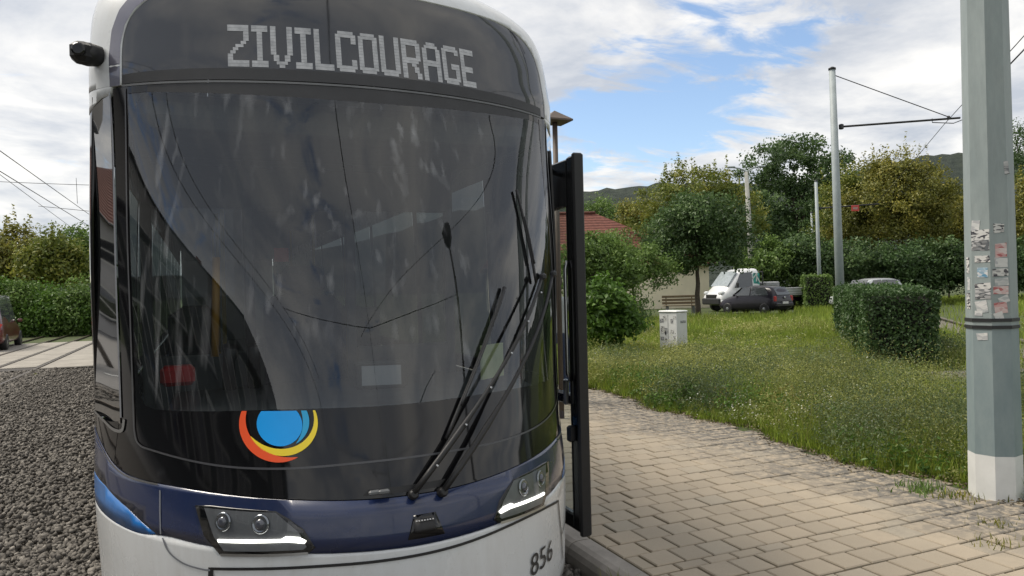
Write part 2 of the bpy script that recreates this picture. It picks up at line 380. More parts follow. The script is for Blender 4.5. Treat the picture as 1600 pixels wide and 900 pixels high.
# lower lid outline and seams in the white bumper
def seam(name, pts, wid, mat, off=.006, parent=None):
    """narrow strip following a polyline in (t, z)"""
    pts = [Vector(p) for p in pts]; L = []; Rr = []
    for i, p in enumerate(pts):
        d = pts[min(i + 1, len(pts) - 1)] - pts[max(i - 1, 0)]; k = 62.0   # deg per metre, near enough
        d = Vector((d.x / k, d.y)).normalized(); n = Vector((-d.y * k, d.x)) * wid / 2
        L.append(tuple(p + n)); Rr.append(tuple(p - n))
    vs = [SO(t, z, off) for t, z in L] + [SO(t, z, off) for t, z in Rr]; n = len(pts)
    me = MB().add(vs, [(i, i + 1, n + i + 1, n + i) for i in range(n - 1)], True); return me.build(name, mat, parent or tram)
gl = curve([(-36.4, .568), (-28, .585), (-17, .600), (-6, .605), (7, .610), (23, .622), (34, .612), (43.5, .585)])
seam('panel_gap', gl, .011, M_RUBBER)
seam('panel_gap', curve([(43.5, .588), (44.6, .50), (46.5, .40), (48.5, .26)]), .009, M_RUBBER)
seam('panel_gap', curve([(-36.4, .572), (-36.8, .5), (-37.5, .4), (-38.5, .26)]), .016, M_RUBBER)
seam('panel_seam', curve([(-46.9, .652), (-45.6, .604), (-42.3, .570), (-38.1, .560), (-36.6, .562)]), .007, M_TRIM)
seam('panel_seam', curve([(44, .60), (47, .625), (51, .66), (54, .69)]), .006, M_TRIM)
seam('panel_seam', curve([(47, .395), (55, .425), (62, .47)]), .008, M_DGREY)
seam('panel_seam', tl((-47.4, .665), (-47.4, .836)), .006, M_TRIM)
# black mask round the windscreen
GB = curve([(-49, 1.160), (-36, 1.168), (-22, 1.178), (0, 1.176), (22, 1.178), (36, 1.168), (49, 1.160)])
GT = curve([(-52, 2.565), (-40, 2.552), (-20, 2.535), (0, 2.525), (20, 2.535), (40, 2.552), (52, 2.565)])
def edge_t(z): return 54.2 + (z - 1.15) * 3.2   # glass edge
bt_in = [p for p in bt if abs(p[0]) <= 64]
skin('lower_mask', [(t, z + .004) for t, z in bt_in] + [(61, 1.16)] + GB[::-1] + [(-61, 1.16)], M_BLACK, 0.0, dz=.05)
for s in (-1, 1):
    inner = [(s * edge_t(z), z) for z in (1.16, 1.5, 1.8, 2.1, 2.4, 2.565)]; inner[0] = (s * 49, 1.160); inner.insert(1, (s * 52, 1.175)); inner.insert(2, (s * 53.6, 1.22))
    outer = [(s * t, z) for t, z in ((61, 1.16), (60.3, 1.4), (61, 1.7), (62.5, 2.1), (64.2, 2.45), (65.2, 2.598))]
    skin('windscreen_pillar', inner + [(s * 52, 2.566), (s * 52, 2.598)] + outer[::-1], M_BLACK, 0.0, dz=.1)
skin('header_strip', GT + [(52, 2.598), (-52, 2.598)], M_DGREY, 0.0)
wsp = GB + [(52, 1.175), (53.6, 1.22)] + [(edge_t(z), z) for z in (1.5, 1.8, 2.1, 2.4, 2.563)] + GT[::-1] + [(-edge_t(z), z) for z in (2.563, 2.4, 2.1, 1.8, 1.5)] + [(-53.6, 1.22), (-52, 1.175)]
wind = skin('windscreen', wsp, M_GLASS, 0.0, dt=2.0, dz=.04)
fr = [(-edge_t(2.59) - .8, 2.59), (-edge_t(2.1) - .8, 2.1), (-edge_t(1.6) - .8, 1.6), (-55.6, 1.16), (-55.2, 1.05), (-53.6, 1.005), (-49, .990), (-35, .960), (-23, .955), (-8, .968), (8, .972), (23, .970), (36, .978), (46, 1.0), (53, 1.03), (55.2, 1.08), (55.8, 1.18), (edge_t(1.6) + .8, 1.6), (edge_t(2.1) + .8, 2.1), (edge_t(2.59) + .8, 2.59)]
seam('windscreen_seal', curve(fr), .008, pm('seal_grey', (.06, .062, .068), .35), .004)
seam('header_gasket', curve([(-61, 2.604), (-35, 2.603), (-12, 2.602), (12, 2.602), (35, 2.603), (61, 2.604)]), .010, M_GREY, .003)
# destination display
DT = curve([(-61.2, 2.612), (-61.2, 2.80), (-59.6, 2.90), (-56.8, 2.965), (-52, 3.03), (-46, 3.08), (-36, 3.108), (-15, 3.115), (0, 3.116), (15, 3.115), (36, 3.110), (48, 3.095), (56, 3.055), (61, 3.0), (64, 2.93), (65.6, 2.82), (65.8, 2.612)])
M_DISP = NT('display_glass'); M_DISP.b.inputs['Base Color'].default_value = (.020, .021, .024, 1); M_DISP.b.inputs['Roughness'].default_value = .05
M_DISP.b.inputs['IOR'].default_value = 1.75
M_DISP.bump(M_DISP.noise(1.2, 3, .5, stretch=(5, 5, 1)), .04, .02); M_DISP = M_DISP.m
disp = skin('display_panel', DT, M_DISP, 0.0, dt=2.0, dz=.04)
skin('display_ledge', curve([(-53, 2.66), (-30, 2.668), (0, 2.668), (30, 2.668), (53, 2.66)]) + [(61, 2.655), (61, 2.612), (-61, 2.612), (-61, 2.655)], M_DGREY, .0025, dz=.05, parent=disp)
FONT = {
 'Z': ["XXXXXXXX", "XXXXXXXX", "......XX", "......XX", "......XX", ".....XX.", "...XXX..", "..XX....", ".XX.....", "XX......", "XX......", "XXXXXXXX", "XXXXXXXX"],
 'I': ["XXXXXX", "XXXXXX"] + ["..XX.."] * 9 + ["XXXXXX", "XXXXXX"],
 'V': ["XX....XX"] * 9 + [".XX..XX.", ".XX..XX.", "..XXXX..", "...XX..."],
 'L': ["XX....."] * 11 + ["XXXXXXX"] * 2,
 'C': [".XXXXXX.", "XXXXXXXX", "XX....XX", "XX....XX"] + ["XX......"] * 5 + ["XX....XX", "XX....XX", "XXXXXXXX", ".XXXXXX."],
 'O': [".XXXXXX.", "XXXXXXXX"] + ["XX....XX"] * 9 + ["XXXXXXXX", ".XXXXXX."],
 'U': ["XX....XX"] * 11 + ["XXXXXXXX", ".XXXXXX."],
 'R': ["XXXXXXX.", "XXXXXXXX", "XX....XX", "XX....XX", "XX....XX", "XX....XX", "XXXXXXXX", "XXXXXXX.", "XX..XX..", "XX...XX.", "XX...XX.", "XX....XX", "XX....XX"],
 'A': ["..XXXX..", ".XXXXXX.", "XX....XX", "XX....XX", "XX....XX", "XX....XX", "XXXXXXXX", "XXXXXXXX", "XX....XX", "XX....XX", "XX....XX", "XX....XX", "XX....XX"],
 'G': [".XXXXXX.", "XXXXXXXX", "XX....XX", "XX......", "XX......", "XX......", "XX..XXXX", "XX..XXXX", "XX....XX", "XX....XX", "XX....XX", "XXXXXXXX", ".XXXXXX."],
 'E': ["XXXXXXX", "XXXXXXX", "XX.....", "XX.....", "XX.....", "XX.....", "XXXXXX.", "XXXXXX.", "XX.....", "XX.....", "XX.....", "XXXXXXX", "XXXXXXX"]}
M_LED = NT('led_text'); M_LED.b.inputs['Roughness'].default_value = .5
_c = M_LED.ramp(M_LED.noise(30, 3, .6), [(.35, (.125, .13, .135)), (.7, (.19, .195, .20))]); M_LED.l(_c, M_LED.b.inputs['Emission Color']); M_LED.b.inputs['Emission Strength'].default_value = .55
M_LED.l(_c, M_LED.b.inputs['Base Color']); M_LED = M_LED.m
word = 'ZIVILCOURAGE'; cols = sum(len(FONT[c][0]) for c in word) + len(word) - 1; x0, x1, zt, zb = -31.0, 30.0, 2.882, 2.674
cw = (x1 - x0) / cols; ch = (zt - zb) / 13; cx = 0
for c in word:
    m = MB(); g = FONT[c]
    for r, row in enumerate(g):
        i = 0
        while i < len(row):
            if row[i] == 'X':
                j = i
                while j < len(row) and row[j] == 'X': j += 1
                a, b = x0 + (cx + i) * cw, x0 + (cx + j) * cw; z1 = zt - r * ch; z0 = z1 - ch * .95; n = max(1, (j - i) // 2)
                for q in range(n):
                    ta, tb = a + (b - a) * q / n, a + (b - a) * (q + 1) / n
                    m.add([SO(ta, z0, .0022), SO(tb, z0, .0022), SO(tb, z1, .0022), SO(ta, z1, .0022)], [(0, 1, 2, 3)])
                i = j
            else: i += 1
    m.build('letter', M_LED, disp); cx += len(g[0]) + 1
for s in (-1,):
    skin('display_surround', [(s * t, z) for t, z in ((61.6, 2.606), (66.2, 2.606), (67, 2.75), (66, 2.88), (63, 2.98), (58.5, 3.06), (54, 3.105), (51.4, 3.045), (56.9, 2.975), (60.1, 2.90), (61.7, 2.80))], pm('pillar_silver', (.13, .13, .165), .2, .3, var=.1, coat=.6), .0055, dt=2, dz=.04)
# roof shell and flanks
up = [(t, z + .004) for t, z in DT]
def ring(z): return [(t, z) for t in range(-90, 91, 5)]
skin('roof_front', [(-90, 2.612)] + [(-61.5, 2.608)] + up + [(66.1, 2.608), (90, 2.612), (90, 3.376), (45, 3.376), (0, 3.376), (-45, 3.376), (-90, 3.376)], M_WHITE, 0.004, dt=3, dz=.03, rim=.02)
m = MB()
prof = [(z, _WF(z)) for z in (3.376, 3.378)]
top = [S(t, 3.376) for t in range(-90, 91, 6)]; cen = [Vector((p.x, 19.4, p.z)) for p in top]
vs = top + [Vector((p.x * .98, 19.4, 3.376)) for p in top]; n = len(top)
m.add(vs, [(i, i + 1, n + i + 1, n + i) for i in range(n - 1)], True); m.build('roof', M_WHITE, tram)
for s in (-1, 1):
    skin('side_roof_panel', [(s * 90, 2.612), (s * SIDE, 2.612), (s * SIDE, 3.376), (s * 90, 3.376)], M_WHITE, .004, dz=.03)
    sg = [(s * t, z) for t, z in ((60.6, 1.10), (61.5, 1.5), (62.6, 1.9), (64.4, 2.3), (66.3, 2.585), (72, 2.58), (80, 2.545), (92, 2.525), (96, 2.525), (96, 1.08), (90, 1.075), (78, 1.08), (66, 1.075))]
    # flat pane: ruled between the front and rear edge of the opening
    zs_ = np.linspace(1.078, 2.58, 14); tin = lambda z: float(np.interp(z, [1.075, 1.5, 1.9, 2.3, 2.56], [60.6, 61.5, 62.6, 64.4, 66.3])); A_ = []
    for z in zs_:
        f_ = (z - zs_[0]) / (zs_[-1] - zs_[0]); a_ = SO(s * tin(zs_[0]), zs_[0], .004).lerp(SO(s * tin(zs_[-1]), zs_[-1], .004), f_); b_ = SO(s * 79.5, zs_[0], .004).lerp(SO(s * 79.5, zs_[-1], .004), f_)
        for q in range(5): p_ = a_.lerp(b_, q / 4); A_.append(p_)
    mm_ = MB().add(A_, [(i * 5 + q, i * 5 + q + 1, (i + 1) * 5 + q + 1, (i + 1) * 5 + q) for i in range(13) for q in range(4)], True); mm_.build('cab_side_window', M_SIDEGL, tram)
    skin('cab_side_pillar', [(s * 79, 1.07), (s * 96, 1.07), (s * 96, 2.53), (s * 79, 2.55)], M_BLACK, .001, dz=.1, rim=.01)
    skin('cab_window_edge', [(s * t, z) for t, z in ((65.6, 2.602), (67, 2.567), (72, 2.562), (80, 2.527), (96, 2.507), (96, 2.64), (66, 2.64))], M_WHITE, .003, dz=.05, rim=.02)
    seam('window_trim', [(s * t, z) for t, z in curve([(60.4, 1.105), (61.2, 1.5), (62.3, 1.9), (64.1, 2.3), (66.2, 2.57)])], .012, M_TRIM, .004)
    seam('window_trim', [(s * t, z) for t, z in curve([(82, 1.085), (76, 1.082), (70, 1.07), (64, 1.045), (60, 1.05), (59, 1.10)])], .014, M_STEEL, .005)
    skin('side_mask', [(s * t, z + .004) for t, z in half_bt if t >= 64] + [(s * 96, .994), (s * 96, 1.078), (s * 90, 1.073), (s * 78, 1.078), (s * 66, 1.073), (s * 61.5, 1.085)], M_BLACK, .001, dz=.04)
    seam('band_seam', [(s * t, z) for t, z in half_bt if 46 < t < 89], .007, M_STEEL, .007)
    # saloon flank: window band between pillars
    skin('side_wall', [(s * 96, .994), (s * SIDE, .994), (s * SIDE, 1.10), (s * 96, 1.10)], M_BLACK, .001)
    skin('side_header', [(s * 96, 2.45), (s * SIDE, 2.45), (s * SIDE, 2.64), (s * 96, 2.64)], M_WHITE, .001)
    t0 = 96
    while t0 < SIDE - 5:
        t1 = min(t0 + 20, SIDE)
        skin('side_pillar', [(s * t0, 1.10), (s * (t0 + 1.6), 1.10), (s * (t0 + 1.6), 2.45), (s * t0, 2.45)], M_BLACK, .001, dz=.5)
        skin('side_window', [(s * (t0 + 1.6), 1.10), (s * t1, 1.10), (s * t1, 2.45), (s * (t0 + 1.6), 2.45)], M_TINT, 0, dz=.5)
        t0 = t1
MB().box((0, 19.42, 1.75), (2.4, .04, 3.24)).build('rear_wall', M_WHITE, tram)
MB().bbox((0, 10.2, .22), (2.0, 18, .22), .03).build('underframe', M_DGREY, tram)
for y in (2.2, 3.9, 12.5, 14.2):
    for x in (-.5, .5):
        w = MB().lathe((x - .04, y, .13), [(.28, 0), (.28, .03), (.30, .05), (.30, .08)], 20, Vector((1, 0, 0)))
        w.build('wheel', M_RAIL, tram)
# emblem: blue disc between orange, yellow and pale blue crescents, cut off by the lower edge of the clear glass
def disc(cx, cz, r, n=40): return [(cx + r * 50 * math.cos(a), cz + r * math.sin(a)) for a in (2 * math.pi * i / n for i in range(n))]
def cut(poly, zmax):
    o = []
    for i, p in enumerate(poly):
        q = poly[(i + 1) % len(poly)]
        if p[1] <= zmax: o.append(p)
        if (p[1] - zmax) * (q[1] - zmax) < 0:
            k = (zmax - p[1]) / (q[1] - p[1]); o.append((p[0] + (q[0] - p[0]) * k, zmax))
    return o
def crescent(cx, cz, r0, a0, a1, th, n=36, shift=0.0):
    """ring sector whose thickness tapers to both ends"""
    L = []; I = []
    for i in range(n + 1):
        f = i / n; a = R(a0 + (a1 - a0) * f); w = th * math.sin(math.pi * min(max(f + shift * math.sin(math.pi * f), 0), 1)) ** .8 + .0008
        L.append((cx + r0 * 50 * math.cos(a), cz + r0 * math.sin(a))); I.append((cx + (r0 - w) * 50 * math.cos(a), cz + (r0 - w) * math.sin(a)))
    return L, I
def crescent_obj(name, L, I, mat, parent, zmax):
    n = len(L); vs = []; fs = []
    for i in range(n - 1):
        q = cut([L[i], L[i + 1], I[i + 1], I[i]], zmax)
        if len(q) >= 3: k = len(vs); vs += [SO(t, z, .003) for t, z in q]; fs.append(tuple(range(k, k + len(q))))
    return MB().add(vs, fs, True).build(name, mat, parent)
ECX, ECZ = -22.95, 1.112
emb = skin('emblem', cut(disc(ECX + .1, ECZ + .008, .082), 1.172), pm('emblem_blue', (.004, .34, .86), .35, var=.04), .003, dt=1.5, dz=.03)
L, I = crescent(ECX - .35, ECZ + .005, .139, 118, 300, .034, shift=-.1); crescent_obj('orange_arc', L, I, pm('emblem_orange', (.82, .095, .025), .35, var=.04), emb, 1.172)
L, I = crescent(ECX + .55, ECZ + .018, .128, 205, 400, .026, shift=.12); crescent_obj('yellow_arc', L, I, pm('emblem_yellow', (.86, .66, .035), .35, var=.04), emb, 1.172)
L, I = crescent(ECX + .45, ECZ + .022, .100, 300, 420, .022); crescent_obj('pale_blue_arc', L, I, pm('emblem_pale', (.02, .36, .66), .35, var=.04), emb, 1.172)
# head lamps
M_HLBACK = pm('lamp_reflector', (.16, .165, .175), .3, .3, var=.15, vscale=20)
M_LEDW = emat('led_strip', (1, .97, .86), 4.0)
for s in (-1, 1):
    hl = [(s * t, z) for t, z in ((39.2, .800), (36, .806), (24, .800), (21.6, .770), (19.4, .735), (17.6, .668), (18.6, .650), (34.5, .627), (37.5, .690))]
    ho = skin('headlight', hl, M_BLACK, .006, dt=2, dz=.04, rim=.015)
    inn = [(s * t, z) for t, z in ((37.2, .796), (24.0, .794), (22.0, .758), (20.2, .725), (19.0, .672), (19.6, .662), (33.6, .642), (35.4, .690))]
    skin('reflector', inn, M_HLBACK, .008, dt=2, dz=.04, parent=ho)
    for t in (33.4, 26.6):
        n = SN(s * t, .752); p = SO(s * t, .752, .009)
        MB().lathe(p, [(.037, 0), (.037, .006), (.030, .010), (.027, .006), (.018, .009), (.006, .012)], 24, n).build('lamp', pm('lamp_grey', (.30, .31, .33), .15, .9, var=.1), ho)
        MB().lathe(p + n * .006, [(.021, 0), (.020, .004), (.015, .009), (.006, .011)], 18, n).build('projector', pm('lamp_bulb', (.05, .055, .07), .04, var=.1, spec=1.0), ho)
    led = [(s * t, z) for t, z in ((34.6, .684), (34.4, .674), (22, .690), (19.3, .685), (19.0, .694), (20.2, .707), (22.4, .709), (23.2, .699))]
    skin('light_strip', led, M_LEDW, .013, dt=2, dz=.02, parent=ho, rim=.006)
    skin('lamp_cover', hl, M_LENS, .020, dt=2, dz=.04, parent=ho)
    seam('chrome_lip', [(s * t, z) for t, z in tl((33.8, .631), (18.6, .651), 6)], .010, M_STEEL, .022, ho)
# sensor box in the middle of the band
cb = skin('sensor_box', [(-1.3, .668), (6.3, .668), (4.7, .756), (.2, .756)], M_BLACK, .006, dt=2, rim=.01)
skin('sensor_window', [(.0, .690), (4.4, .688), (4.2, .738), (.3, .740)], M_RUBBER, .012, dt=2, rim=.01, parent=cb)
for i in range(7):
    t = .6 + i * .55; MB().box(SO(t, .734, .014), (.006, .004, .004)).build('sensor_led', pm('pale_dot', (.7, .7, .7), .4), cb)
# wiper gear below the glass
skin('wiper_bay', [(-9, .846), (6, .846), (7.5, .872), (-8, .868)], M_RUBBER, .004, dt=2, dz=.03)
for t in (-6.9, -5.2): MB().bbox(SO(t, .855, .012), (.045, .02, .018), .005).build('wiper_nozzle', M_GREY, tram)
def wpath(a, b, off0, off1, n=12, bow=0.0):
    return [SO(a[0] + (b[0] - a[0]) * i / n, a[1] + (b[1] - a[1]) * i / n, off0 + (off1 - off0) * i / n + bow * math.sin(math.pi * i / n)) for i in range(n + 1)]
for (a, b) in (((.3, .838), (42.2, 1.688)), ((6.2, .830), (49.2, 1.705))):
    MB().tube(wpath(a, b, .03, .045, bow=.03), [.013] * 4 + [.009] * 9, 8).build('wiper_arm', M_RUBBER, tram)
    MB().lathe(SO(a[0], a[1] - .005, .0), [(.020, 0), (.020, .03), (.012, .04)], 14, SN(*a)).build('wiper_hub', M_RUBBER, tram)
    MB().bbox(SO(b[0], b[1], .05), (.035, .035, .035), .01).build('wiper_joint', M_DGREY, tram)
for (a, b) in (((8.2, 1.02), (28.2, 1.64)), ((41.5, 1.66), (38.6, 2.14))):
    MB().tube(wpath(a, b, .016, .016), .009 if b[1] < 2 else .007, 6).build('wiper_blade', M_RUBBER, tram)
    MB().tube(wpath((a[0] * .8 + b[0] * .2, a[1] * .8 + b[1] * .2), (a[0] * .3 + b[0] * .7, a[1] * .3 + b[1] * .7), .026, .026), .005, 6).build('wiper_yoke', M_DGREY, tram)
for q in np.linspace(.1, .9, 6): MB().lathe(SO(.3 + 41.9 * q, .838 + .85 * q, .075), [(.006, 0), (.004, .006)], 8, SN(20, 1.2)).build('bolt', M_STEEL, tram)
# fleet number
def surf_text(txt, t0, z0, h, slope, mat, name, parent, cond=.9, deg=62.0, off=.008):
    cu = bpy.data.curves.new('txt', 'FONT'); cu.body = txt; cu.size = 1.0; cu.resolution_u = 4
    o = bpy.data.objects.new('txt', cu); COL.objects.link(o); dg = bpy.context.evaluated_depsgraph_get(); dg.update()
    me = bpy.data.meshes.new_from_object(o.evaluated_get(dg)); bpy.data.objects.remove(o); bpy.data.curves.remove(cu)
    bm = bmesh.new(); bm.from_mesh(me); bmesh.ops.subdivide_edges(bm, edges=[e for e in bm.edges if e.calc_length() > .25], cuts=2); bm.to_mesh(me); bm.free()
    for v in me.vertices:
        x, y = v.co.x * cond * h / .72, v.co.y * h / .72; t = t0 + x * deg; v.co = SO(t, z0 + y + slope * x, off)
    return link(name, me, mat, parent)
surf_text('856', 28.2, .352, .098, 0.0, pm('number_black', (.02, .02, .022), .45), 'fleet_number', tram, cond=.78, deg=68)
# side camera pod on the left shoulder
p = S(-72, 2.76); mp = MB()
mp.tube([p + Vector((.0, .0, 0)), p + Vector((-.05, -.02, .0)), p + Vector((-.09, -.04, .0))], [.045, .055, .05], 12)
mp.bbox(p + Vector((-.075, -.035, .0)), (.09, .10, .09), .02); pod = mp.build('side_camera', M_RUBBER, tram)
MB().lathe(p + Vector((-.08, -.085, .0)), [(.03, 0), (.03, .012), (.02, .014)], 14, Vector((-.2, -1, 0))).build('camera_lens', M_BLACK, pod)
# open cab door standing off the right flank
DX, DY0, DY1, DZ0, DZ1 = 1.40, 1.10, 1.98, .115, 2.45
d = MB()
d.bbox((DX, DY0 + .055, (DZ0 + DZ1) / 2), (.055, .11, DZ1 - DZ0), .012); d.bbox((DX, DY1 - .05, (DZ0 + DZ1) / 2), (.05, .10, DZ1 - DZ0), .012)
d.bbox((DX, (DY0 + DY1) / 2, DZ1 - .16), (.048, DY1 - DY0 - .18, .30), .01); d.bbox((DX, (DY0 + DY1) / 2, DZ0 + .05), (.048, DY1 - DY0 - .18, .10), .01)
d.bbox((DX, (DY0 + DY1) / 2, .93), (.046, DY1 - DY0 - .18, .07), .01)
door = d.build('door', pm('door_black', (.008, .008, .009), .16, var=.2, vscale=3), tram); door['label'] = 'open black cab door with tall glass panes'
MB().bbox((DX, DY0 + .004, (DZ0 + DZ1) / 2), (.075, .03, DZ1 - DZ0 + .02), .01).build('door_seal', M_RUBBER, door)
for z0, z1 in ((DZ0 + .10, .895), (.965, DZ1 - .31)):
    MB().box((DX, (DY0 + DY1) / 2 + .005, (z0 + z1) / 2), (.012, DY1 - DY0 - .2, z1 - z0)).build('door_glass', M_CLEAR, door)
MB().bbox((DX - .045, DY0 + .14, .98), (.03, .03, .16), .006).build('door_handle', M_STEEL, door)
MB().bbox((DX - .05, DY0 + .07, .73), (.05, .05, .10), .01).build('door_lock', M_RUBBER, door)
skin('door_post', [(69, 1.0), (92, 1.0), (92, 2.42), (72, 2.44)], M_RUBBER, .006, dz=.2, rim=.01)
for z in (.32, 2.40):
    MB().tube([(1.18, 1.62, z), (1.30, 1.52, z), (DX - .02, 1.42, z)], .016, 8).build('door_arm', M_STEEL, door)
MB().tube([(DX - .034, DY0 + .10, 1.05), (DX - .05, DY0 + .105, 1.1), (DX - .05, DY0 + .105, 1.75), (DX - .034, DY0 + .10, 1.8)], .012, 8).build('grab_bar', M_STEEL, door)
for y in (DY0 + .026, DY0 + .104): MB().box((DX - .029, y, (DZ0 + DZ1) / 2), (.006, .008, DZ1 - DZ0 - .06)).build('rubber_strip', M_RUBBER, door)
# ---- cab interior seen through the windscreen
M_INT = pm('cab_lining', (.16, .165, .17), .6, var=.15); M_INTL = pm('cab_lining_pale', (.30, .31, .32), .6, var=.1); M_SEAT = pm('seat_fabric', (.03, .035, .05), .9, var=.3, vscale=30)
MB().box((0, 10.2, .36), (2.3, 18.3, .05)).build('floor', M_INT, tram)
m = MB(); N = 24; lo = []; hi = []
for i in range(N + 1):
    t = -50 + 100 * i / N; p = SO(t, 1.10, -.05); lo.append(p)
vs = lo + [Vector((p.x * .96, 1.15 + .1 * (1 - abs(p.x)), 1.16)) for p in lo] + [Vector((p.x * .94, 1.2 + .1 * (1 - abs(p.x)), .5)) for p in lo]; n = N + 1
m.add(vs, [(i, i + 1, n + i + 1, n + i) for i in range(N)] + [(n + i, n + i + 1, 2 * n + i + 1, 2 * n + i) for i in range(N)], True)
dash = m.build('dashboard', M_GREY, tram)
MB().bbox((.02, .52, 1.25), (.24, .05, .13), .012, R(-14)).build('screen_unit', M_DGREY, dash); MB().box((.018, .492, 1.25), (.18, .004, .09), R(-14)).build('screen', emat('cab_screen', (.30, .33, .36), .12, (.1, .1, .1)), dash)
MB().box((.62, .62, 1.27), (.20, .012, .17), R(36)).build('paper_sheet', pm('pale_paper', (.62, .66, .34), .8), dash)
MB().bbox((-.86, 1.2, 1.24), (.16, .12, .10), .02).build('control_box', pm('red_plastic', (.55, .03, .03), .4), dash)
for x in (-.62, -.5): MB().tube([(x, 1.15, 1.16), (x, 1.12, 1.30), (x + .01, 1.1, 1.38)], [.035, .03, .045], 10).build('control_lever', M_RUBBER, dash)
st = MB().bbox((-.12, 2.15, 1.25), (.5, .14, .75), .06).bbox((-.12, 1.95, .86), (.5, .5, .14), .05).bbox((-.12, 2.17, 1.72), (.30, .12, .2), .05).tube([(-.12, 2, .38), (-.12, 2, .8)], .07, 10)
st.build('driver_seat', M_SEAT, tram)
MB().box((0, 10.3, 2.62), (2.2, 17.6, .05)).build('ceiling', M_INTL, tram)
MB().bbox((0, 1.35, 2.52), (2.0, .9, .16), .05).build('ceiling_console', M_INT, tram)
pt = MB(); 
for x in (-1.08, -.42, .30, 1.08): pt.bbox((x, 2.7, 1.5), (.07, .05, 2.2), .01)
pt.bbox((0, 2.7, 2.4), (2.2, .05, .3), .01); pt.bbox((-.75, 2.7, .8), (.6, .04, .85), .01); pt.bbox((.7, 2.7, .8), (.72, .04, .85), .01)
part = pt.build('partition', M_INT, tram)
MB().box((-.75, 2.7, 1.75), (.58, .012, 1.02)).build('partition_pane', M_CLEAR, part); MB().box((.69, 2.7, 1.75), (.70, .012, 1.02)).build('partition_pane', M_CLEAR, part)
for (x, y) in ((-.55, 4.2), (.55, 4.2), (-.55, 6.4), (.55, 6.4), (-.55, 8.8), (.55, 8.8)):
    MB().tube([(x, y, .38), (x, y, 2.6)], .018, 8).build('handrail', pm('rail_yellow', (.65, .42, .04), .35), tram)
for y in (5, 5.9, 7.4, 8.3, 9.6, 10.5):
    for x in (-.82, .82): MB().bbox((x, y, 1.1), (.44, .09, .75), .04).bbox((x, y - .2, .78), (.44, .42, .1), .03).tube([(x, y - .18, .38), (x, y - .18, .75)], .05, 8).build('passenger_seat', M_SEAT, tram)
MB().tube([(-.68, 1.5, 1.3), (-.66, 1.55, 1.85)], .022, 8).build('grab_pole', pm('grab_orange', (.55, .28, .03), .4), tram)
MB().box((-.20, 2.66, 1.92), (.10, .006, .10)).build('warning_sticker', pm('sticker_red', (.6, .06, .05), .5), part)

# ------------------------------------------------------------------ ground, track bed, paving
def ground_mat():
    k = NT('meadow_soil'); f = k.noise(.6, 8, .6); g = k.noise(9, 6, .65)
    c = k.ramp(f, [(.3, (.040, .050, .018)), (.55, (.060, .085, .022)), (.75, (.095, .10, .04))]); c = k.mix(.5, c, k.ramp(g, [(.3, (.5, .5, .5)), (.75, (1.2, 1.2, 1.1))]), 'MULTIPLY')
    k.l(c, k.b.inputs['Base Color']); k.b.inputs['Roughness'].default_value = .95; k.bump(g, .6, .05); return k.m
GZ = -.02
gx = [-900, -300, -100, -40, -20, -12, 1.44, 1.47, 6, 12, 25, 60, 150, 400, 900]; gy = [-900, -200, -60, -20, -5, 5, 20, 40, 70, 150, 400, 900]
vs = [(x, y, GZ if x > 1.45 else -.17) for y in gy for x in gx]; n = len(gx)
struct(MB().add(vs, [(j * n + i, j * n + i + 1, (j + 1) * n + i + 1, (j + 1) * n + i) for j in range(len(gy) - 1) for i in range(n - 1)]).build('ground', ground_mat()))
def ballast_mat(name, a, b, c_):
    k = NT(name); g = k.n('ShaderNodeNewGeometry'); c = k.ramp(g.outputs['Random Per Island'], [(0, a), (.45, b), (.85, c_), (1, tuple(x * 1.5 for x in c_))])
    c = k.mix(.6, c, k.ramp(k.noise(40, 5, .6), [(.3, (.6, .6, .6)), (.7, (1.2, 1.18, 1.15))]), 'MULTIPLY'); k.l(c, k.b.inputs['Base Color']); k.b.inputs['Roughness'].default_value = .9
    k.bump(k.noise(90, 4, .6), .4, .004); return k.m
M_STONE = ballast_mat('ballast_stone', (.092, .084, .074), (.128, .117, .103), (.175, .162, .143))
bed = MB().add([(-8.4, -9, -.155), (1.36, -9, -.155), (1.36, 18.75, -.155), (-8.4, 18.75, -.155)], [(0, 1, 2, 3)]).build('ballast_bed', pm('ballast_base', (.09, .082, .072), .95, var=.5, vscale=25, bump=.8, bscale=30)); struct(bed)
def stones(n, sampler, smin, smax):
    C = np.array([(x, y, z) for x in (-1, 1) for y in (-1, 1) for z in (-1, 1)], float) * .5
    F = np.array([(0, 1, 3), (0, 3, 2), (4, 6, 7), (4, 7, 5), (0, 4, 5), (0, 5, 1), (2, 3, 7), (2, 7, 6), (0, 2, 6), (0, 6, 4), (1, 5, 7), (1, 7, 3)])
    P = sampler(n); sc = rng.uniform(smin, smax, (n, 1, 1)) * rng.uniform(.55, 1.25, (n, 1, 3)); V = (C[None] + rng.uniform(-.22, .22, (n, 8, 3))) * sc
    q = rng.normal(size=(n, 4)); q /= np.linalg.norm(q, axis=1, keepdims=True); a, b, c, d = q.T
    M = np.stack([np.stack([1 - 2 * (c * c + d * d), 2 * (b * c - a * d), 2 * (b * d + a * c)], -1), np.stack([2 * (b * c + a * d), 1 - 2 * (b * b + d * d), 2 * (c * d - a * b)], -1), np.stack([2 * (b * d - a * c), 2 * (c * d + a * b), 1 - 2 * (b * b + c * c)], -1)], 1)
    V = np.einsum('nij,nkj->nki', M, V) + P[:, None, :]
    T = (F[None] + (np.arange(n) * 8)[:, None, None]).reshape(-1, 3); return V.reshape(-1, 3), T
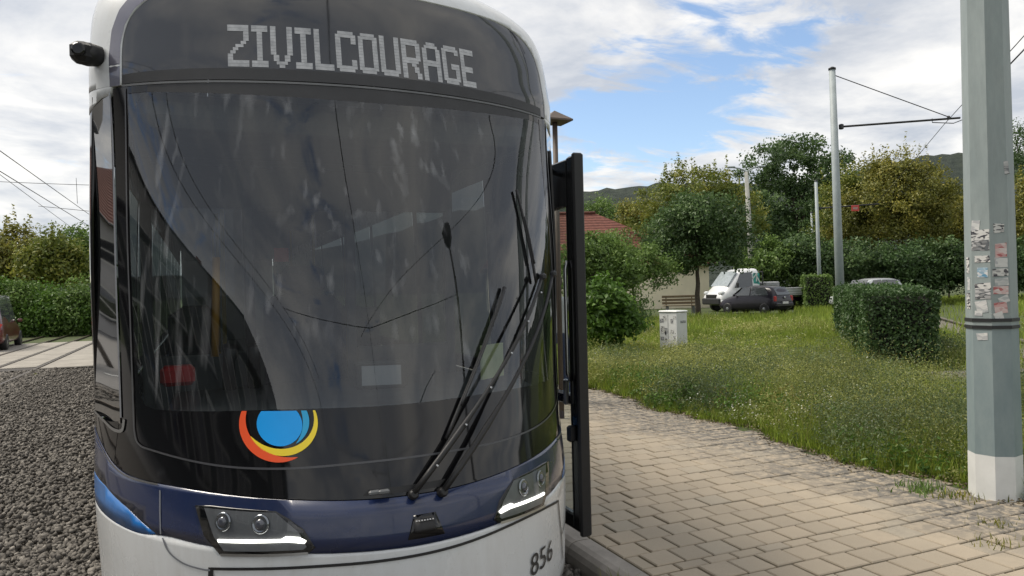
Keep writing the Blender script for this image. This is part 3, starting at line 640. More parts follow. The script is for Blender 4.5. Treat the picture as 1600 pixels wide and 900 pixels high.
def wedge(n):
    y = 1.2 + 17.3 * rng.random(n) ** 1.7; r = rng.random(n)
    xl = -1.75 - (y - 1.2) * .21 - .5; xr = -1.15 - (y - 1.2) * .118 + .45; x = xl + (xr - xl) * r
    ok = np.minimum(x, -1.24 + .0 * x); x = np.where(x > -.55, -1.3 - rng.random(n), x)
    return np.stack([np.maximum(x, -4.5), y, rng.normal(-.145, .018, n)], 1)
V, T = stones(44000, wedge, .017, .036)
def far_bed(n): return np.stack([rng.uniform(-8, -4, n), 10 + 8.7 * rng.random(n), rng.normal(-.15, .015, n)], 1)
V2, T2 = stones(9000, far_bed, .03, .06); T = np.concatenate([T, T2 + len(V)]); V = np.concatenate([V, V2])
bs_ = link('ballast_stones', np_mesh('ballast_stones', V, T), M_STONE); stuff(bs_, 'grey brown crushed stone ballast beside the tram', 'gravel')
def strip_s(n): return np.stack([rng.uniform(1.24, 1.37, n), rng.uniform(-.6, 3, n), rng.normal(-.14, .012, n)], 1)
V, T = stones(1600, strip_s, .012, .035)
stuff(link('kerb_grit', np_mesh('kerb_grit', V, T), M_STONE), 'fine grit lying in the gap under the kerb', 'gravel')
# rails: own track and the neighbouring one
def rail(xc, y0, y1, z, name='rail'):
    pr = [(-.06, -.14), (.06, -.14), (.06, -.125), (.010, -.10), (.010, -.035), (.034, -.03), (.034, 0), (-.034, 0), (-.034, -.03), (-.010, -.035), (-.010, -.10), (-.06, -.125)]
    M = Matrix(((1, 0, 0, xc), (0, 0, 1, 0), (0, 1, 0, z), (0, 0, 0, 1))); return MB().prism(pr, y0, y1, M)
tr = empty('tram_track', (0, 0, -.12)); tag(tr, 'tram rails running under the white tram', 'track')
for x in (-.5, .5): o = rail(x, -9, 30, -.12).build('rail', M_RAIL, tr); o.location = (0, 0, .12)
tr2 = empty('tram_track', (-5.1, 20, -.1)); tag(tr2, 'pair of rails left of the tram leading onto the concrete crossing', 'track')
for x in (-4.6, -5.6): o = rail(x, -4, 60, -.10).build('rail', M_RAIL, tr2); o.matrix_parent_inverse = Matrix.Translation((5.1, -20, .1))
tr3 = empty('tram_track', (-7.1, 20, -.1)); tag(tr3, 'far pair of rails at the left edge of the crossing', 'track')
for x in (-6.62, -7.62): o = rail(x, 8, 60, -.10).build('rail', M_RAIL, tr3); o.matrix_parent_inverse = Matrix.Translation((7.1, -20, .1))
# concrete level crossing made of slabs
M_SLAB = pm('crossing_concrete', (.27, .25, .215), .85, var=.18, vscale=2.5, bump=.25, bscale=50)
lc = struct(MB().add([(-9.5, 18.85, -.125), (-3.0, 18.85, -.125), (-3.0, 31, -.125), (-9.5, 31, -.125)], [(0, 1, 2, 3)]).build('level_crossing', pm('crossing_joint', (.06, .055, .05), .95)))
for xa, xb in ((-4.53, -3.1), (-5.53, -4.67), (-6.55, -5.67), (-7.55, -6.69), (-9.4, -7.69)):
    y = 18.9 + (0.6 if xa < -5 else 0)
    while y < 30.5:
        MB().bbox(((xa + xb) / 2, y + 1.19, -.14), (xb - xa - .02, 2.36, .08), .012).build('slab', M_SLAB, lc); y += 2.4
MB().add([(-26, -20, -.15), (-8.45, -20, -.15), (-8.45, 18.8, -.15), (-9.45, 18.8, -.15), (-9.45, 34, -.15), (-26, 34, -.15)], [(0, 1, 2, 3, 4, 5)]).build('road', pm('asphalt', (.17, .165, .16), .9, var=.15, bump=.4, bscale=90))
for yy in (-6, 4, 14): struct(MB().box((-14, yy, -.143), (8, .14, .006)).build('road_marking', pm('road_paint', (.6, .6, .58), .8)))
struct(bpy.data.objects['road'])
# kerb stones along the platform
M_KERB = pm('kerb_concrete', (.27, .245, .215), .85, var=.2, vscale=6, bump=.3, bscale=60)
kb = empty('kerb', (1.46, 2, -.1)); tag(kb, 'rounded grey concrete kerb between tram and paving', 'kerb')
pr = [(1.552, -.2), (1.552, -.004), (1.46, -.004), (1.425, -.014), (1.398, -.036), (1.382, -.068), (1.378, -.11), (1.378, -.2)]
M = Matrix(((1, 0, 0, 0), (0, 0, 1, 0), (0, 1, 0, 0), (0, 0, 0, 1)))
me = MB().prism(pr, .004, .996, M).mesh('kerb_stone'); me.materials.append(M_KERB)
for i in range(-4, 14):
    o = link('kerb_stone', me, None, kb); o.matrix_parent_inverse = Matrix.Translation((-1.46, -2, .1)); o.location = (0, 1.34 + i, 0)
# pavers
def paver_mat():
    k = NT('paver_concrete'); oi = k.n('ShaderNodeObjectInfo'); g = k.n('ShaderNodeNewGeometry')
    r = k.n('ShaderNodeMath', operation='ADD'); k.l(oi.outputs['Random'], r.inputs[0]); k.l(g.outputs['Random Per Island'], r.inputs[1])
    fr = k.n('ShaderNodeMath', operation='FRACT'); k.l(r.outputs[0], fr.inputs[0])
    c = k.ramp(fr.outputs[0], [(0, (.322, .272, .205)), (.4, (.350, .296, .222)), (.7, (.378, .316, .236)), (1, (.332, .290, .225))])
    pos = g.outputs['Position']; c = k.mix(.5, c, k.ramp(k.noise(2.0, 6, .6, vec=pos), [(.3, (.86, .86, .86)), (.7, (1.08, 1.07, 1.05))]), 'MULTIPLY')
    c = k.mix(.35, c, k.ramp(k.noise(160, 3, .7, vec=pos), [(.3, (.7, .7, .7)), (.7, (1.2, 1.2, 1.2))]), 'MULTIPLY')
    # algae and dirt along the overgrown edge
    sx = k.n('ShaderNodeSeparateXYZ'); k.l(pos, sx.inputs[0]); ad = k.n('ShaderNodeMath', operation='ADD'); k.l(sx.outputs[0], ad.inputs[0])
    ns = k.n('ShaderNodeMath', operation='MULTIPLY'); k.l(k.noise(1.3, 5, .6, vec=pos), ns.inputs[0]); ns.inputs[1].default_value = 2.2; k.l(ns.outputs[0], ad.inputs[1])
    mr = k.n('ShaderNodeMapRange'); k.l(ad.outputs[0], mr.inputs[0]); mr.inputs[1].default_value = 4.45; mr.inputs[2].default_value = 5.3
    sp = k.ramp(k.noise(13, 6, .7, vec=pos), [(.46, (1, 1, 1)), (.58, (.2, .2, .2))]); mm = k.n('ShaderNodeMath', operation='MULTIPLY'); k.l(mr.outputs[0], mm.inputs[0]); k.l(sp, mm.inputs[1])
    c = k.mix(mm.outputs[0], c, (.125, .115, .10)); k.l(c, k.b.inputs['Base Color']); k.b.inputs['Roughness'].default_value = .85
    k.bump(k.noise(120, 4, .6, vec=pos), .35, .003); return k.m
M_PAV = paver_mat()
pave = struct(MB().add([(1.556, -3, -.036), (4.95, -3, -.036), (4.95, 15, -.036), (1.556, 15, -.036)], [(0, 1, 2, 3)]).build('pavement', pm('joint_sand', (.016, .013, .010), .95, var=.4, vscale=40)))
PW, PH, PX, PY = .206, .205, 1.562, 1.97
def paver_mesh(w, h, j):
    m = MB(); b = .006; z1 = rng.uniform(-.0015, .0015); w -= .0135; h -= .0135
    q = lambda ins, z: [(-w / 2 + ins, -h / 2 + ins, z), (w / 2 - ins, -h / 2 + ins, z), (w / 2 - ins, h / 2 - ins, z), (-w / 2 + ins, h / 2 - ins, z)]
    tp = q(b, 0); tp = [(x, y, z + rng.uniform(-.0012, .0012)) for x, y, z in tp]
    m.add(q(0, -.06) + q(0, -b) + tp, [(i + 4 * r, (i + 1) % 4 + 4 * r, (i + 1) % 4 + 4 * r + 4, i + 4 * r + 4) for r in range(2) for i in range(4)] + [(8, 9, 10, 11)])
    me = m.mesh('paver'); me.materials.append(M_PAV); return me
def rows():
    y = PY - 6 * PH; out = []
    for k in range(0, 62): out.append((y + k * PH, PH, k))
    yy = y - PH / 2; out.append((yy, PH / 2, 1))
    for k in range(0, 14): out.append((yy - (k + 1) * PH, PH, k))
    return out
PV = []
for y, h, k in rows():
    off = 0 if k % 2 else .5
    if off: PV.append((PX + PW * .25, y + h / 2, PW / 2, h))
    xe = 4.62 + .3 * min(max((y - 1) / 5, 0), 1) + .1 * math.sin(y * 2.1)
    i = off
    while PX + (i + .6) * PW < xe: PV.append((PX + (i + .5) * PW, y + h / 2, PW, h)); i += 1
def vis(p):
    d = Vector((p[0], p[1], 0)) - CAM; z = d.dot(FWD); u = 800 + FPX * d.dot(RGT) / z if z > .3 else -1; v = 450 + FPX * 1.64 / z if z > .3 else 9e9
    return 915 < u < 1610 and v < 930, z
order = sorted(range(len(PV)), key=lambda i: (not vis(PV[i])[0], vis(PV[i])[1])); near = set(order[:300]); cache = {}; rest = MB()
for i, (x, y, w, h) in enumerate(PV):
    key = (round(w, 3), round(h, 3)); L_ = cache.setdefault(key, [paver_mesh(w, h, q) for q in range(5)])
    me = L_[int(rng.integers(5))]; dz = rng.uniform(-.0035, .0035); dx, dy = rng.uniform(-.0015, .0015, 2)
    if i in near:
        o = link('paver', me, None, pave); o.location = (x + dx, y + dy, dz); o.rotation_euler = (0, 0, rng.uniform(-.006, .006))
    else: rest.add([(v.co.x + x + dx, v.co.y + y + dy, v.co.z + dz) for v in me.vertices], [tuple(p.vertices) for p in me.polygons])
stuff(rest.build('far_pavers', M_PAV, pave))

# ------------------------------------------------------------------ vegetation
def unit(n): v = rng.normal(size=(n, 3)); return v / np.linalg.norm(v, axis=1, keepdims=True)
def leaves(P, size, up=.35, aspect=.55, N=None, out=None):
    """one folded leaf (2 triangles) at every point"""
    n = len(P); size = np.broadcast_to(size, (n,)) * rng.uniform(.65, 1.35, n)
    nr = unit(n) + np.array([0, 0, up]);
    if out is not None: nr += out * .8
    nr /= np.linalg.norm(nr, axis=1, keepdims=True); d = unit(n); d -= (d * nr).sum(1, keepdims=True) * nr; d /= np.linalg.norm(d, axis=1, keepdims=True) + 1e-9; s = np.cross(nr, d)
    L = size[:, None]; W = L * aspect
    V = np.stack([P - d * L * .5, P + s * W * .5 + nr * W * .18, P + d * L * .5, P - s * W * .5 + nr * W * .18], 1).reshape(-1, 3)
    b = (np.arange(n) * 4)[:, None]; T = np.concatenate([b + np.array([[0, 1, 2]]), b + np.array([[0, 2, 3]])], 1).reshape(-1, 3); return V, T
def crown_points(blobs, n, clump, nclump, fill=.55):
    """leaf positions in ragged clumps spread through ellipsoid blobs; returns points and clump tone"""
    vol = np.array([b[1][0] * b[1][1] * b[1][2] for b in blobs]); pr_ = vol / vol.sum(); which = rng.choice(len(blobs), nclump, p=pr_)
    C = np.array([blobs[i][0] for i in which], float); Rr = np.array([blobs[i][1] for i in which], float)
    u = unit(nclump); r = (fill + (1 - fill) * rng.random(nclump) ** .6) * rng.uniform(.82, 1.12, nclump)
    cc = C + u * Rr * r[:, None]; ci = rng.integers(nclump, size=n); sz = rng.uniform(.6, 1.25, nclump)
    P = cc[ci] + np.clip(rng.normal(size=(n, 3)), -2, 2) * clump * sz[ci][:, None] * np.array([1, 1, .75])
    tone = rng.uniform(-.28, .28, nclump)[ci]; outv = u[ci]; return P, tone, outv, cc
def plant(name, label, cat, base, blobs, n, leaf, mat, clump=.3, nclump=120, trunk=None, group=None, up=.3, fill=.55, part='crown', aspect=.55, limbs=10, whips=0):
    """tree or shrub: Empty at the foot, trunk with limbs, crown of separate leaves"""
    base = Vector(base); root = empty(name, base); tag(root, label, cat, group)
    P, tone, outv, cc = crown_points(blobs, n, clump, nclump, fill)
    if whips:   # thin shoots that stand out of the crown
        top = cc[np.argsort(-cc[:, 2])[:whips]]; k = 26
        W = (top[:, None, :] + np.linspace(0, 1, k)[None, :, None] * (np.stack([rng.normal(0, .12, whips), rng.normal(0, .12, whips), rng.uniform(.6, 1.3, whips)], 1) * clump * 3.2)[:, None, :]).reshape(-1, 3)
        W += rng.normal(size=W.shape) * clump * .16; P = np.concatenate([P, W]); tone = np.concatenate([tone, np.full(len(W), .1)]); outv = np.concatenate([outv, np.tile([0, 0, 1.], (len(W), 1))])
    keep = P[:, 2] > .03; P, tone, outv = P[keep], tone[keep], outv[keep]
    V, T = leaves(P, leaf, up, aspect, out=outv); tint = np.clip(.45 + tone + rng.normal(0, .17, len(P)), 0, 1)
    link(part, np_mesh(part, V, T, np.repeat(tint, 2)), mat, root)
    m = MB(); th, tr_ = trunk if trunk else (min(b[0][2] for b in blobs), .05)
    c0 = np.mean([b[0] for b in blobs], axis=0); topp = Vector((c0[0], c0[1], c0[2])); k = 7; pts = []
    for i in range(k + 1):
        f = i / k; pts.append(Vector((topp.x * f ** 1.5, topp.y * f ** 1.5, topp.z * f)) + Vector((rng.normal(0, tr_ * .3), rng.normal(0, tr_ * .3), 0)) * (0 < i < k))
    m.tube(pts, [tr_ * (1.25 - f) for f in np.linspace(0, .9, k + 1)], 8)
    for c in cc[rng.choice(len(cc), min(limbs, len(cc)), replace=False)]:
        f = rng.uniform(min(.9, max(.05, th / max(topp.z, .1))), .95); a = Vector((topp.x * f ** 1.5, topp.y * f ** 1.5, topp.z * f)); b = Vector(c); mid = a.lerp(b, .5) + Vector((0, 0, .12 * (b - a).length))
        m.tube([a, mid, b], [tr_ * .42, tr_ * .28, tr_ * .1], 5)
    m.build('trunk' if trunk else 'stems', M_BARK, root); return root
G1 = leafmat('leaf_dark', (0.039, 0.071, 0.026), (0.083, 0.144, 0.048), (0.161, 0.242, 0.080))
G2 = leafmat('leaf_mid', (0.066, 0.116, 0.029), (0.132, 0.215, 0.049), (0.239, 0.338, 0.091))
G3 = leafmat('leaf_bright', (0.052, 0.109, 0.017), (0.098, 0.190, 0.029), (0.161, 0.276, 0.052))
G4 = leafmat('leaf_olive', (0.097, 0.109, 0.024), (0.197, 0.202, 0.040), (0.392, 0.339, 0.066))
G5 = leafmat('leaf_yellowgreen', (0.081, 0.119, 0.021), (0.172, 0.205, 0.037), (0.343, 0.323, 0.066))
G6 = leafmat('leaf_hedge', (0.034, 0.068, 0.022), (0.068, 0.126, 0.040), (0.130, 0.214, 0.074))
GW = leafmat('weed_leaf', (0.106, 0.144, 0.034), (0.212, 0.260, 0.066), (0.366, 0.395, 0.125))
GG = leafmat('grass_blade', (0.124, 0.169, 0.025), (0.228, 0.315, 0.040), (0.386, 0.428, 0.085), .4)
def px(p, depth): return p * depth / FPX
def veg(name, label, cat, u, v, depth, ru, rv, n, leaf, mat, extra=(), z0=0.0, **k):
    """crown centred at photo pixel (u, v); radii in pixels; more blobs in `extra` as (du, dv, ru, rv)"""
    b = gat(u, depth, z0); bl = []
    for du, dv, a, c in ((0, 0, ru, rv),) + tuple(extra):
        p = at(u + du, v + dv, depth) - b; bl.append(((p.x, p.y, p.z), (px(a, depth), px(a, depth) * .9, px(c, depth))))
    return plant(name, label, cat, b, bl, n, leaf, mat, **k)
TG = 'trees and bushes beyond the meadow'
veg('street_tree', 'dark round street tree with thin trunk in front of the white pickup', 'tree', 1090, 366, 36, 82, 58, 24000, .16, G1, ((-44, 18, 44, 36), (48, 18, 48, 38), (-5, -36, 54, 40), (-8, 38, 50, 22)), clump=.32, nclump=150, trunk=(2.2, .12), fill=.35)
veg('street_tree', 'yellowing leafy tree with upright shoots behind the dark round tree', 'tree', 1090, 328, 52, 92, 60, 26000, .19, G5, ((-58, 22, 52, 48), (58, 8, 52, 54), (0, -34, 60, 42), (-30, 60, 60, 40)), clump=.34, nclump=190, trunk=(2.5, .15), whips=22, fill=.4)
veg('small_tree', 'small green tree on a thin trunk left of the dark round tree', 'tree', 992, 410, 33, 56, 40, 15000, .12, G2, ((-46, 5, 50, 40), (32, 14, 34, 28), (-25, -22, 46, 26)), clump=.22, nclump=120, trunk=(1.6, .06), fill=.3)
veg('shrub', 'bright green big leaved shrub beside the open tram door', 'shrub', 952, 492, 17, 40, 46, 5200, .12, G3, ((-26, 10, 30, 44), (18, 22, 30, 30), (-12, -38, 26, 26)), clump=.12, nclump=110, fill=.35, aspect=.6)
veg('shrub', 'dark shrub rising behind the bright leaved shrub', 'shrub', 934, 408, 23, 46, 48, 11000, .11, G2, ((-24, 15, 44, 50), (30, 10, 38, 38), (44, 40, 32, 42), (-20, -18, 30, 26)), clump=.2, nclump=110, fill=.35)
veg('shrub', 'low dark shrub left of the white cabinet', 'shrub', 990, 500, 24, 30, 34, 3800, .09, G1, ((-20, 12, 26, 30), (14, 16, 20, 24)), clump=.14, nclump=70, fill=.35)
veg('large_tree', 'tall walnut like tree with layered dark green crown behind the lamp post', 'tree', 1240, 262, 74, 72, 50, 32000, .30, G1, ((-55, 10, 40, 30), (60, 0, 45, 42), (-10, 60, 85, 60), (-78, 55, 44, 46), (78, 40, 44, 50), (-40, 110, 70, 50), (50, 90, 60, 60), (0, -28, 55, 26)), clump=.5, nclump=210, trunk=(5, .3), group=TG, fill=.4, whips=0)
veg('bush', 'tall olive yellow bush left of the big grey mast', 'bush', 1398, 318, 50, 84, 72, 38000, .18, G4, ((-55, 25, 45, 55), (40, 20, 55, 62), (-5, -38, 52, 40)), clump=.4, nclump=200, whips=26, fill=.4, group=TG)
veg('bush', 'olive bush half hidden by the left edge of the big mast', 'bush', 1482, 345, 54, 45, 62, 17000, .18, G4, ((28, 10, 40, 52),), clump=.4, nclump=100, whips=8, fill=.4, group=TG)
veg('bush', 'green yellow bush behind the nearer thin catenary mast', 'bush', 1318, 330, 52, 40, 66, 15000, .18, G5, ((-20, 30, 36, 46),), clump=.38, nclump=90, whips=8, fill=.4, group=TG)
veg('bush', 'olive bush right of the big grey mast', 'bush', 1612, 345, 50, 52, 78, 16000, .18, G4, ((-20, 35, 36, 50),), clump=.4, nclump=100, whips=10, fill=.4, group=TG)
veg('large_tree', 'dark tree at the right edge rising above the olive bush', 'tree', 1605, 240, 70, 36, 52, 5500, .22, G1, ((-12, 35, 32, 40), (15, -20, 28, 30)), clump=.5, nclump=60, trunk=(6, .25), group=TG, fill=.4)
for i, (u, v, ru, rv, mt, lb) in enumerate(((1205, 408, 40, 40, G2, 'green bush just right of the white pickup cab'), (1262, 400, 46, 44, G1, 'dark green bush behind the two far masts'), (1330, 405, 52, 34, G1, 'dark bush behind the near catenary mast foot'), (1398, 408, 50, 30, G6, 'dense dark bush above the silver car roof'), (1465, 405, 50, 33, G1, 'dense dark bush left of the big mast stickers'), (1545, 408, 55, 34, G6, 'dark bush directly behind the big mast'), (1610, 405, 45, 36, G1, 'dark bush at the right edge of the meadow'))):
    veg('bush', lb, 'bush', u, v, 46, ru, rv, 9000, .20, mt, ((-18, 10, ru * .7, rv * .8), (20, 8, ru * .7, rv * .8), (-22, 34, ru * .7, 18), (22, 34, ru * .7, 18)), clump=.3, nclump=120, fill=.45, group=TG)
veg('tree', 'green tree far behind the red tiled roof', 'tree', 938, 335, 75, 36, 26, 5000, .24, G2, ((-24, 8, 30, 26), (24, 8, 26, 24)), clump=.5, nclump=60, trunk=(3, .2), fill=.4, group=TG)
veg('tree', 'yellow green tree right of the red tiled roof', 'tree', 988, 338, 66, 30, 30, 4500, .22, G4, ((14, 10, 26, 26), (-14, 12, 22, 24)), clump=.45, nclump=60, trunk=(3, .18), fill=.4, group=TG)
LGp = 'trees beyond the left crossing'
veg('tree', 'olive tree at the far left above the clipped hedge', 'tree', 22, 402, 50, 46, 46, 12000, .24, G4, ((-25, 15, 36, 36), (26, 12, 34, 36)), clump=.42, nclump=110, trunk=(2.5, .2), group=LGp, fill=.4, whips=8)
veg('tree', 'yellow green tree over the middle of the left hedge', 'tree', 80, 402, 47, 40, 42, 12000, .23, G5, ((-18, 14, 36, 34), (22, 16, 32, 34)), clump=.4, nclump=110, trunk=(2.5, .2), group=LGp, fill=.4, whips=6)
veg('tree', 'mid green tree beside the tram side window edge', 'tree', 128, 398, 52, 38, 40, 10000, .24, G2, ((20, 10, 32, 34), (-16, 20, 26, 30)), clump=.42, nclump=90, trunk=(2.5, .2), group=LGp, fill=.4)
# clipped hedges
def hedge(name, label, a, b, width, h, n, leaf, mat, group=None, ridges=0, z0=0.0):
    """box hedge from a to b (centre line on the ground)"""
    a, b = Vector(a), Vector(b); ax = (b - a); L = ax.length; ax.normalize(); sd = Vector((-ax.y, ax.x, 0)); root = empty(name, (*a.lerp(b, .5).xy, z0)); tag(root, label, 'hedge', group)
    A = np.array([L * h, L * h, L * width, width * h, width * h]); fsel = rng.choice(5, n, p=A / A.sum()); r1, r2 = rng.random(n), rng.random(n)
    l = (r1 - .5) * L; w = (r2 - .5) * width; z = r2 * h; ins = np.abs(rng.normal(0, .05, n))
    x = np.where(fsel < 3, l, np.where(fsel == 3, L / 2 - ins, -L / 2 + ins)); y = np.where(fsel == 0, width / 2 - ins, np.where(fsel == 1, -width / 2 + ins, np.where(fsel == 2, w, (r1 - .5) * width)))
    zz = np.where(fsel == 2, h - ins, z)
    stick = rng.random(n) < .05; ins = np.where(stick, -np.abs(rng.normal(0, .05, n)), ins); y = np.where(stick & (fsel < 2), np.sign(y) * (width / 2 - ins), y); zz = np.where(stick & (fsel == 2), h - ins, zz); bul = .05 * np.sin(x * 2.3 + 1) + .04 * np.sin(x * 5.1 + zz * 3); y = y * (1 + bul / (width / 2)); zz = zz + .035 * np.sin(x * 1.7) + .02 * np.sin(x * 6 + y * 4)
    # sunken gaps between the planted bushes
    if ridges: gp = np.exp(-((((x + L / 2) / (L / ridges)) % 1 - .5) / .07) ** 2); y *= 1 - .10 * gp; zz -= .05 * gp * (zz > h * .7)
    # rounded arrises
    q = np.maximum(zz - h + .12, 0); y *= 1 - q * .6
    P = np.stack([x, y, np.maximum(zz, .02)], 1); outv = np.zeros((n, 3)); outv[fsel == 0] = (0, 1, 0); outv[fsel == 1] = (0, -1, 0); outv[fsel == 2] = (0, 0, 1); outv[fsel == 3] = (1, 0, 0); outv[fsel == 4] = (-1, 0, 0)
    Mx = np.array([[ax.x, sd.x, 0], [ax.y, sd.y, 0], [0, 0, 1]]); P = P @ Mx.T; outv = outv @ Mx.T
    V, T = leaves(P, leaf, .25, .55, out=outv); patch = .12 * np.sin(P[:, 0] * 2.1 + P[:, 2] * 3) ; tint = np.clip(.42 + patch + rng.normal(0, .2, n), 0, 1)
    link('foliage', np_mesh('foliage', V, T, np.repeat(tint, 2)), mat, root)
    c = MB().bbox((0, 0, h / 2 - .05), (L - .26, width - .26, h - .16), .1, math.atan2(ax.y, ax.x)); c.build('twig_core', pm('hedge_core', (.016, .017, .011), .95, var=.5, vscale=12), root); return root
HG = 'clipped hedges along the right hand track'
hA = Vector((11.05, 6.72, 0)); hB = Vector((17.2, 13.2, 0))
hedge('hedge', 'dark clipped box hedge nearest to the big grey mast', hA, hB, 1.3, 1.44, 50000, .068, G6, HG, 3)
hedge('hedge', 'farther clipped hedge behind the near box hedge', (31.2, 28.4, 0), (37, 35, 0), 1.5, 1.95, 14000, .12, G2, HG, 4)
for i, (u, v, ru, rv, mt, lb) in enumerate(((30, 488, 34, 46, G2, 'leafy bush behind the dark red van'), (78, 488, 34, 44, G3, 'bright leafy bush in the middle of the left hedge row'), (122, 484, 34, 46, G2, 'leafy bush touching the tram edge beyond the crossing'), (165, 486, 34, 46, G3, 'bush hidden mostly behind the tram left flank'), (-15, 486, 34, 46, G3, 'bush at the far left edge behind the van'))):
    veg('bush', lb, 'bush', u, v, 36, ru, rv, 9000, .15, mt, ((-16, 14, 26, 34), (16, 14, 26, 34), (4, -22, 24, 24)), z0=-.17, clump=.28, nclump=90, fill=.45, group='bushes beyond the left crossing')

# grass, weeds and flowers (nobody could count them)
def blades(P, h, w, lean=.35):
    n = len(P); a = rng.random(n) * 2 * math.pi; d = np.stack([np.cos(a), np.sin(a), np.zeros(n)], 1); b = rng.random(n) * 2 * math.pi; l = np.stack([np.cos(b), np.sin(b), np.zeros(n)], 1) * (rng.random(n) * lean)[:, None] * h[:, None]
    W = d * w[:, None] * .5; up = np.array([0, 0, 1.]) * h[:, None]
    V = np.stack([P - W, P + W, P + W * .7 + up * .55 + l * .35, P - W * .7 + up * .55 + l * .35, P + up + l], 1).reshape(-1, 3)
    k = (np.arange(n) * 5)[:, None]; T = np.concatenate([k + np.array([[0, 1, 2]]), k + np.array([[0, 2, 3]]), k + np.array([[3, 2, 4]])], 1).reshape(-1, 3); return V, T
def edge_x(y): return 4.66 + .28 * np.clip((y - 1) / 5, 0, 1) + .13 * np.sin(y * 2.1) + .07 * np.sin(y * 5.3 + 1)
def meadow(n, d0, d1, pw=1.0):
    """random points right of the paving, inside the viewed sector (a little wider), depth d0..d1"""
    out = np.zeros((0, 2))
    while len(out) < n:
        d = d0 + (d1 - d0) * rng.random(n * 2) ** pw; u = rng.uniform(860, 1760, n * 2); lat = (u - 800) / FPX * d
        x = CAM.x + RGT.x * lat + FWD.x * d; y = CAM.y + RGT.y * lat + FWD.y * d
        # the hedge, tracks and the yard by the cars keep free
        tl_ = lat - (9.6 + (d - 14.4) * .40); ok = (x > edge_x(y)) & (x > 4.4) & ~((tl_ > 0) & (tl_ < 5.0) & (rng.random(n * 2) < .9)) & ~((lat > 6.0) & (lat < 9.2) & (d > 10.2) & (d < 13.0) & (lat > 5.4 + (d - 10) * .4)) & ~((d > 36) & (u < 1240) & (u > 1000))
        ok &= ~((np.hypot(x - 10.6, y - 6.3) < 1.5) & (rng.random(n * 2) < .8))
        out = np.concatenate([out, np.stack([x[ok], y[ok]], 1)])
    return out[:n]
def vnoise(P, s, ph): return np.sin(P[:, 0] * s + ph) * np.sin(P[:, 1] * s * 1.13 + ph * 1.7) * .5 + np.sin(P[:, 0] * s * 2.3 + ph * 2 + P[:, 1] * s) * .3
Vs, Ts, Ti = [], [], []; off = 0
for n, d0, d1, hm, wm in ((52000, 4.2, 12, .20, .007), (52000, 10, 22, .19, .013), (52000, 18, 60, .20, .030)):
    Q = meadow(n, d0, d1, .8); P = np.concatenate([Q, np.full((n, 1), GZ)], 1); vn = vnoise(Q, .9, d0); de = Q[:, 0] - edge_x(Q[:, 1])
    h = hm * rng.uniform(.5, 1.5, n) * (1 + .45 * vn) * np.clip(.55 + de * .8, .5, 1.25); V, T = blades(P, h, wm * rng.uniform(.6, 1.4, n), .55)
    Vs.append(V); Ts.append(T + off); off += len(V); Ti.append(np.repeat(np.clip(.5 + .28 * vnoise(Q, .45, 2.0) + rng.normal(0, .18, n), 0, 1), 3))
stuff(link('grass', np_mesh('grass', np.concatenate(Vs), np.concatenate(Ts), np.concatenate(Ti)), GG), 'uncut green grass covering the meadow right of the paving', 'grass')
def weeds(n, d0, d1, h, k, leaf, dens_fn=None, Q=None):
    Q = meadow(n, d0, d1, .9) if Q is None else Q
    if dens_fn is not None: Q = Q[rng.random(len(Q)) < dens_fn(Q)]
    n = len(Q); H = h * rng.uniform(.55, 1.4, n); de = np.clip((Q[:, 0] - edge_x(Q[:, 1])) * 1.5 + .35, .3, 1); H *= de
    s = rng.random((n, k)) ** .8; sp = rng.normal(size=(n, k, 2)) * (H * .26)[:, None, None] * (.35 + s)[..., None]
    P = np.stack([Q[:, 0:1] + sp[..., 0], Q[:, 1:2] + sp[..., 1], GZ + .02 + s * H[:, None]], -1).reshape(-1, 3); tone = np.repeat(rng.normal(0, .16, n), k)
    V, T = leaves(P, leaf, .5, .42); return V, T, np.repeat(np.clip(.45 + tone + rng.normal(0, .14, len(P)), 0, 1), 2), Q, H
